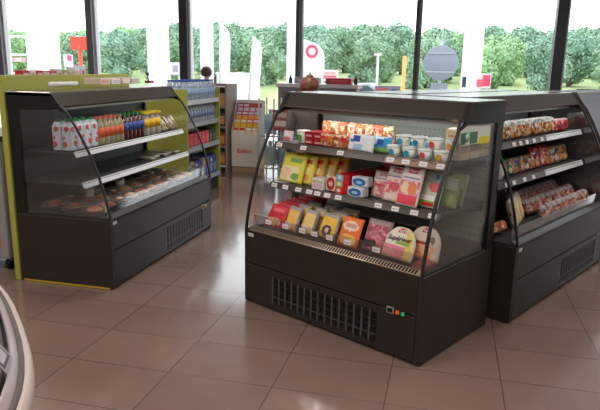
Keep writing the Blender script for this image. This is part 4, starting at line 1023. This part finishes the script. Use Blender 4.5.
def leafmat(name, c):
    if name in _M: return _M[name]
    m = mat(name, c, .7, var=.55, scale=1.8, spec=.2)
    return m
LEAF = [leafmat('hazed_leaf_teal', (.28, .43, .33)), leafmat('hazed_leaf_mid', (.32, .47, .33)), leafmat('hazed_leaf_fresh', (.36, .54, .30))]  # leaf colours lightened so that distance haze is painted in
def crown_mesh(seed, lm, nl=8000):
    r = random.Random(seed); vs = []; fs = []
    blobs = [(Vector((r.uniform(-.62, .62), r.uniform(-.6, .6), r.uniform(.2, 2.3))), r.uniform(.42, .70)) for _ in range(15)]
    for i in range(nl):
        c, rad = blobs[i % len(blobs)]
        d = Vector((r.gauss(0, 1), r.gauss(0, 1), r.gauss(0, 1))).normalized()
        p = c+d*rad*r.uniform(.68, 1.10); s = r.uniform(.05, .12)
        a = (d+Vector((r.uniform(-.9, .9), r.uniform(-.9, .9), r.uniform(-.9, .9)))).normalized(); u = a.orthogonal().normalized(); w = a.cross(u)
        o = len(vs); vs += [p-u*s, p-w*s*.55, p+u*s, p+w*s*.55]; fs.append((o, o+1, o+2, o+3))
    for c, rad in blobs:       # inner mass so that the sky does not show through everywhere
        bm = bmesh.new(); bmesh.ops.create_icosphere(bm, subdivisions=3, radius=1)
        o = len(vs)
        for v in bm.verts: vs.append(c+v.co*rad*(.70+.30*noise.noise(v.co*3+c)))
        bm.verts.index_update(); fs += [[o+v.index for v in f.verts] for f in bm.faces]; bm.free()
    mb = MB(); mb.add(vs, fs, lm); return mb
BARK = mat('bark', (.12, .09, .07), .9)
tp = []
for s in range(3):
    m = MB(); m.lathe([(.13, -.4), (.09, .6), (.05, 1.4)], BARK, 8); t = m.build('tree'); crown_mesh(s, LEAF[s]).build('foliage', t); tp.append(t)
trees = []
for row, (yy, sx) in enumerate([(27.6, 2.5), (31.2, 2.9), (35.2, 3.3), (39.8, 3.7)]):
    x = -31-2*row
    while x < 14: trees.append((x, yy+rnd.uniform(-.5, .5), row)); x += sx+rnd.uniform(-.15, .25)
used = [0, 0, 0]
gaps = [(-25.5, -19.5)]
kk = 0
for x, y, row in trees:
    if row == 0 and any(a < x < b for a, b in gaps): continue
    k = kk % 3 if x > -2 else (kk % 2)
    if x < -20: k = 2
    kk += 1
    o = tp[k] if not used[k] else copy_tree(tp[k]); used[k] = 1
    sc = rnd.uniform(.76, .88)+.10*row
    o.location = (x, y, [.75, 1.0, 1.15, 1.3][row]); o.rotation_euler = (0, 0, rnd.uniform(0, 6)); o.scale = (sc*1.15, sc*1.0, sc)
    tag(o, ['teal-green bushy tree on the far grass bank', 'mid green bushy tree on the far grass bank', 'fresh light green tree on the far grass bank'][k]+([', front line', ', second line', ', third line', ', rearmost line'][row]), 'tree', ['teal-green', 'mid green', 'light green'][k]+' trees on the bank'+([', front line', ', second line', ', third line', ', rearmost line'][row]))

WH = mat('white_render', (.86, .86, .86), .5)
def column(x, y, w, lab):
    m = MB(); m.rbox(-w/2, w/2, -w/2, w/2, -.12, 3.6, WH, .03); m.box(-w/2-.04, w/2+.04, -w/2-.04, w/2+.04, -.12, .15, mat('column_foot', (.5, .5, .5), .6))
    o = m.build('canopy_column'); o.location = (x, y, 0); tag(o, lab, 'column', None)
column(-10.03, 20, .58, 'white canopy column seen above the far end of the drinks case')
column(.56, 20, .58, 'white canopy column right of the round road sign')
column(-5.18, 20, .34, 'narrow white canopy column left of the topknot person')
column(-14.6, 20, .80, 'white block added for the blown-out sky gap above the green shelf unit, far left')  # added block stands for blown-out sky between the trees, not a column
column(-8.22, 20, .36, 'slim white column directly above the short-haired person')
# white tank and flag
m = MB(); m.rbox(-.72, .72, -.3, .3, -.12, 1.36, WH, .05); m.rbox(-.75, .75, -.34, .34, 1.32, 1.38, WHITE, .02)
o = m.build('outdoor_cabinet'); o.location = (-7.35, 20.75, 0); tag(o, 'white box cabinet outside, above the cardboard display', 'cabinet')
def flag(x, y, w, h, lean, lab, c=WH, ringc=None):
    m = MB(); m.lathe([(.025, -.12), (.012, h)], CHROME, 8); o = m.build('banner_flag')
    mb = MB(); n = 14; vs = []; fs = []
    for j in range(n+1):
        t = j/n; z = .35+(h-.35)*t; ww = w*(1 if t < .75 else math.sqrt(max(0, 1-((t-.75)/.25)**2)))+.01
        for i in range(5): vs.append((ww*i/4, .05*math.sin(i*1.3+t*3), z))
    for j in range(n):
        for i in range(4): a = j*5+i; fs.append((a, a+1, a+6, a+5))
    mb.add(vs, fs, c, True); sh = mb.build('cloth', o)
    if ringc:
        r = MB(); n = 24
        vs = [(w*.5+rr*math.cos(2*PI*k/n), -.07, h*.86+rr*math.sin(2*PI*k/n)) for rr in (.10, .17) for k in range(n)]
        r.add(vs, [(k, (k+1) % n, n+(k+1) % n, n+k) for k in range(n)], ringc); r.build('red_ring', o)
    o.location = (x, y, 0); o.rotation_euler = (0, lean, 0); tag(o, lab, 'flag'); return o
flag(-6.75, 20, .34, 2.6, .07, 'narrow white beach flag above the cardboard display, leaning right')
flag(-7.72, 19.8, .36, 3.0, .02, 'upright white beach flag beside the slim white column')
flag(-3.92, 16, .62, 2.35, .0, 'wide white banner with a red ring beside the dark window bar', ringc=C('E05070'))
# round road sign from behind
GS = mat('sign_back_grey', (.24, .27, .33), .5)
rs = empty('round_road_sign', (-.30, 16, 0)); tag(rs, 'round road sign seen from its grey back on a post', 'road sign')
m = MB(); m.tube([(0, .04, -.12), (0, .04, 2.35)], .035, mat('galvanised', (.38, .42, .48), .4), 10); m.build('post', rs)
m = MB(); m.lathe([(.42, -.01), (.43, 0), (.42, .01)], GS, 40); o = m.build('disc', rs); o.rotation_euler = (PI/2, 0, 0); o.location = (0, 0, 1.78)
m = MB(); m.box(-.36, .36, -.03, -.01, 2.00, 2.04, mat('galvanised', (.38, .42, .48), .4)); m.box(-.36, .36, -.03, -.01, 1.54, 1.58, mat('galvanised', (0, 0, 0))); m.build('rails', rs)
m = MB(); m.rbox(-.21, .21, -.02, .02, .98, 1.28, GS, .01); m.build('small_plate', rs)
def post(x, y, h, r, m_, lab, name='post', extra=None):
    m = MB(); m.lathe([(r*1.6, -.12), (r*1.6, 0), (r, .02), (r, h), (r*.4, h+.01)], m_, 10)
    if extra: extra(m)
    o = m.build(name); o.location = (x, y, 0); tag(o, lab, 'post'); return o
post(-1.88, 16, 1.98, .028, WH, 'thin white post outside, between the counter and the round sign', 'thin_post', lambda m: m.box(-.10, .06, -.03, .03, 1.94, 1.99, WH))
post(-1.19, 15.8, 1.92, .05, mat('orange_yellow', H('F0B060'), .5), 'orange-yellow marker post left of the round road sign', 'marker_post')
def fuelpost(m): m.rbox(-.28, .30, -.04, .04, 1.98, 2.35, C('C84028'), .02)
post(-10.50, 16, 2.1, .055, C('D85030'), 'red post with a red head beside the left window column', 'red_post', fuelpost)
# signs
def sign(x, y, z, w, h, c, lab, pr=(), legs=True, name='sign_board'):
    m = MB(); m.rbox(-w/2, w/2, 0, .05, z, z+h, c, .008)
    for i, (a, b, c_, d, mm) in enumerate(pr): m.box(a*w-w/2, c_*w-w/2, -.004-.001*i, 0, z+b*h, z+d*h, mm)
    o = m.build(name)
    if legs:
        mb = MB()
        for q in (-.4, .4): mb.tube([(q*w, .025, -.12), (q*w, .025, z)], .02, CHROME)
        mb.build('legs', o)
    o.location = (x, y, 0); tag(o, lab, 'sign'); return o
sign(.76, 16, 1.18, .36, .36, C('E8D0D4'), 'small white sign with pink print right of the round sign', [(.08, .1, .5, .6, C('D86878')), (.45, .15, .95, .9, C('E04868'))])
sign(.30, 15.9, 1.20, .10, .26, C('404058'), 'narrow dark board left of the small pink sign')
sign(-1.40, 14, .98, .58, .26, C('807880'), 'low grey board with red band at the foot of the orange post', [(.05, .3, .5, .8, C('A85868')), (.65, .4, .85, .7, C('404880'))])
sign(-3.05, 15.6, 1.28, .42, .28, C('F0D8DC'), 'white and red sign right of the topknot person', [(.1, .2, .9, .5, C('E0707A')), (.15, .6, .85, .8, C('F0A8A8'))])
sign(-7.75, 16.4, 1.34, .34, .34, C('E8DCE4'), 'white notice with grey square beside the dark window column', [(.35, .2, .85, .75, C('A8A0B0'))])
sign(-8.15, 16.0, 1.28, .26, .22, C('F0E0E4'), 'small pale notice low beside the dark window column')
sign(-10.78, 15.8, 1.50, .28, .34, C('F0E4E8'), 'white board with pink mark beside the red post', [(.45, .5, .95, .95, C('E04878'))])
sign(-11.3, 15.8, 1.36, .40, .18, C('E8E4F0'), 'low white board left of the red post')
fw = empty('white_frame_gate', (-12.55, 16, 0)); tag(fw, 'white framed gate with a red and white plate at far left', 'gate')
m = MB()
for x in (-.32, .32): m.box(x-.035, x+.035, -.03, .03, -.12, 2.4, WH)
for z in (1.25, 1.80, 2.32): m.box(-.32, .32, -.03, .03, z, z+.05, WH)
m.build('frame', fw)
m = MB(); m.box(-.22, .24, -.05, -.03, 1.62, 1.74, C('E89898')); m.box(-.10, .10, -.053, -.05, 1.64, 1.72, WHT); m.build('plate', fw)
# parked car
def car():
    m = MB(); B = mat('car_paint_silver', (.45, .48, .54), .3, metal=.3, spec=.6); G = mat('car_window', (.06, .08, .10), .1)
    prof = [(-2.0, .35), (-2.05, .60), (-1.9, .85), (-1.15, .95), (-.55, 1.38), (.55, 1.42), (1.25, 1.02), (1.95, .90), (2.05, .60), (2.0, .35)]
    m.poly_y(prof, -.82, .82, B); o = m.build('car')
    mb = MB(); mb.poly_y([(-1.05, .96), (-.52, 1.33), (-.05, 1.35), (-.05, .96)], -.825, .825, G); mb.poly_y([(.03, .96), (.03, 1.35), (.50, 1.36), (1.08, 1.0)], -.825, .825, G); mb.build('windows', o)
    for x in (-1.3, 1.3):
        for y in (-.75, .75):
            w = MB(); w.lathe([(.31, -.1), (.33, -.08), (.33, .08), (.31, .1)], BLACK, 20); w.lathe([(.18, -.11), (.18, .11)], CHROME, 14); q = w.build('wheel', o); q.location = (x, y, .21+.0); q.rotation_euler = (PI/2, 0, 0)
    return o
o = car(); o.scale = (.9, .9, .9); o.location = (-2.9, 19.2, -.11); tag(o, 'silver car parked outside behind the grey counter', 'car')

# ------------------------------------------------------------------ light
w = bpy.data.worlds.new('world'); SC.world = w; w.use_nodes = True
bg = w.node_tree.nodes['Background']; bg.inputs[0].default_value = (.90, .95, 1.0, 1); bg.inputs[1].default_value = 2.9
sun = bpy.data.lights.new('sun', 'SUN'); sun.energy = 1.6; sun.angle = R(12); so = bpy.data.objects.new('sun', sun); COL.objects.link(so)
so.rotation_euler = (R(42), 0, R(200))
def area(name, x, y, z, sx, sy, p, c=(1, .93, .86)):
    l = bpy.data.lights.new(name, 'AREA'); l.shape = 'RECTANGLE'; l.size = sx; l.size_y = sy; l.energy = p; l.color = c
    o = bpy.data.objects.new(name, l); COL.objects.link(o); o.location = (x, y, z); return o
FIX = mat('lamp_fixture', (.7, .7, .7), .5)
n = 0
for x in (-4.6, -1.6, 1.6):
    for y in (-1.2, 2.0, 5.2):
        fo = MB(); fo.box(-.62, .62, -.16, .16, -.06, 0, FIX); fx = fo.build('ceiling_lamp'); fx.location = (x, y, ZC)
        gp = MB(); gp.box(-.58, .58, -.12, .12, -.064, -.06, mat('lamp_diffuser', (1, .95, .9), .5, emit=4)); gp.build('diffuser', fx)
        tag(fx, 'rectangular ceiling lamp in the shop ceiling, out of view', 'ceiling lamp', 'ceiling lamps'); area('lamp', x, y, ZC-.08, 1.1, .24, 34)
def strip(fr, L, lab, p):  # fill light added under the canopy to brighten the shelves
    l = bpy.data.lights.new('case_fill', 'AREA'); l.shape = 'RECTANGLE'; l.size = L-.2; l.size_y = .03; l.energy = p; l.color = (1, .95, .92)
    o = bpy.data.objects.new('case_fill', l); COL.objects.link(o)
    q = fr.o+fr.m @ Vector((L/2, .415, 0)); o.location = (q.x, q.y, 1.295); o.rotation_euler = (Matrix.Rotation(fr.rz, 3, 'Z') @ Matrix.Rotation(.5, 3, 'X')).to_euler()
strip(FC1, L1, '', 1.7); strip(FCL, LL, '', .8); strip(FC2, L2, '', 1.4)
vs_ = SC.view_settings; vs_.view_transform = 'Standard'; vs_.look = 'None'; vs_.gamma = 1; vs_.exposure = 0; vs_.use_curve_mapping = False
SC.cycles.use_denoising = True
SC.cycles.max_bounces = 8; SC.cycles.transparent_max_bounces = 24; SC.cycles.sample_clamp_indirect = 6; SC.cycles.caustics_reflective = False; SC.cycles.caustics_refractive = False
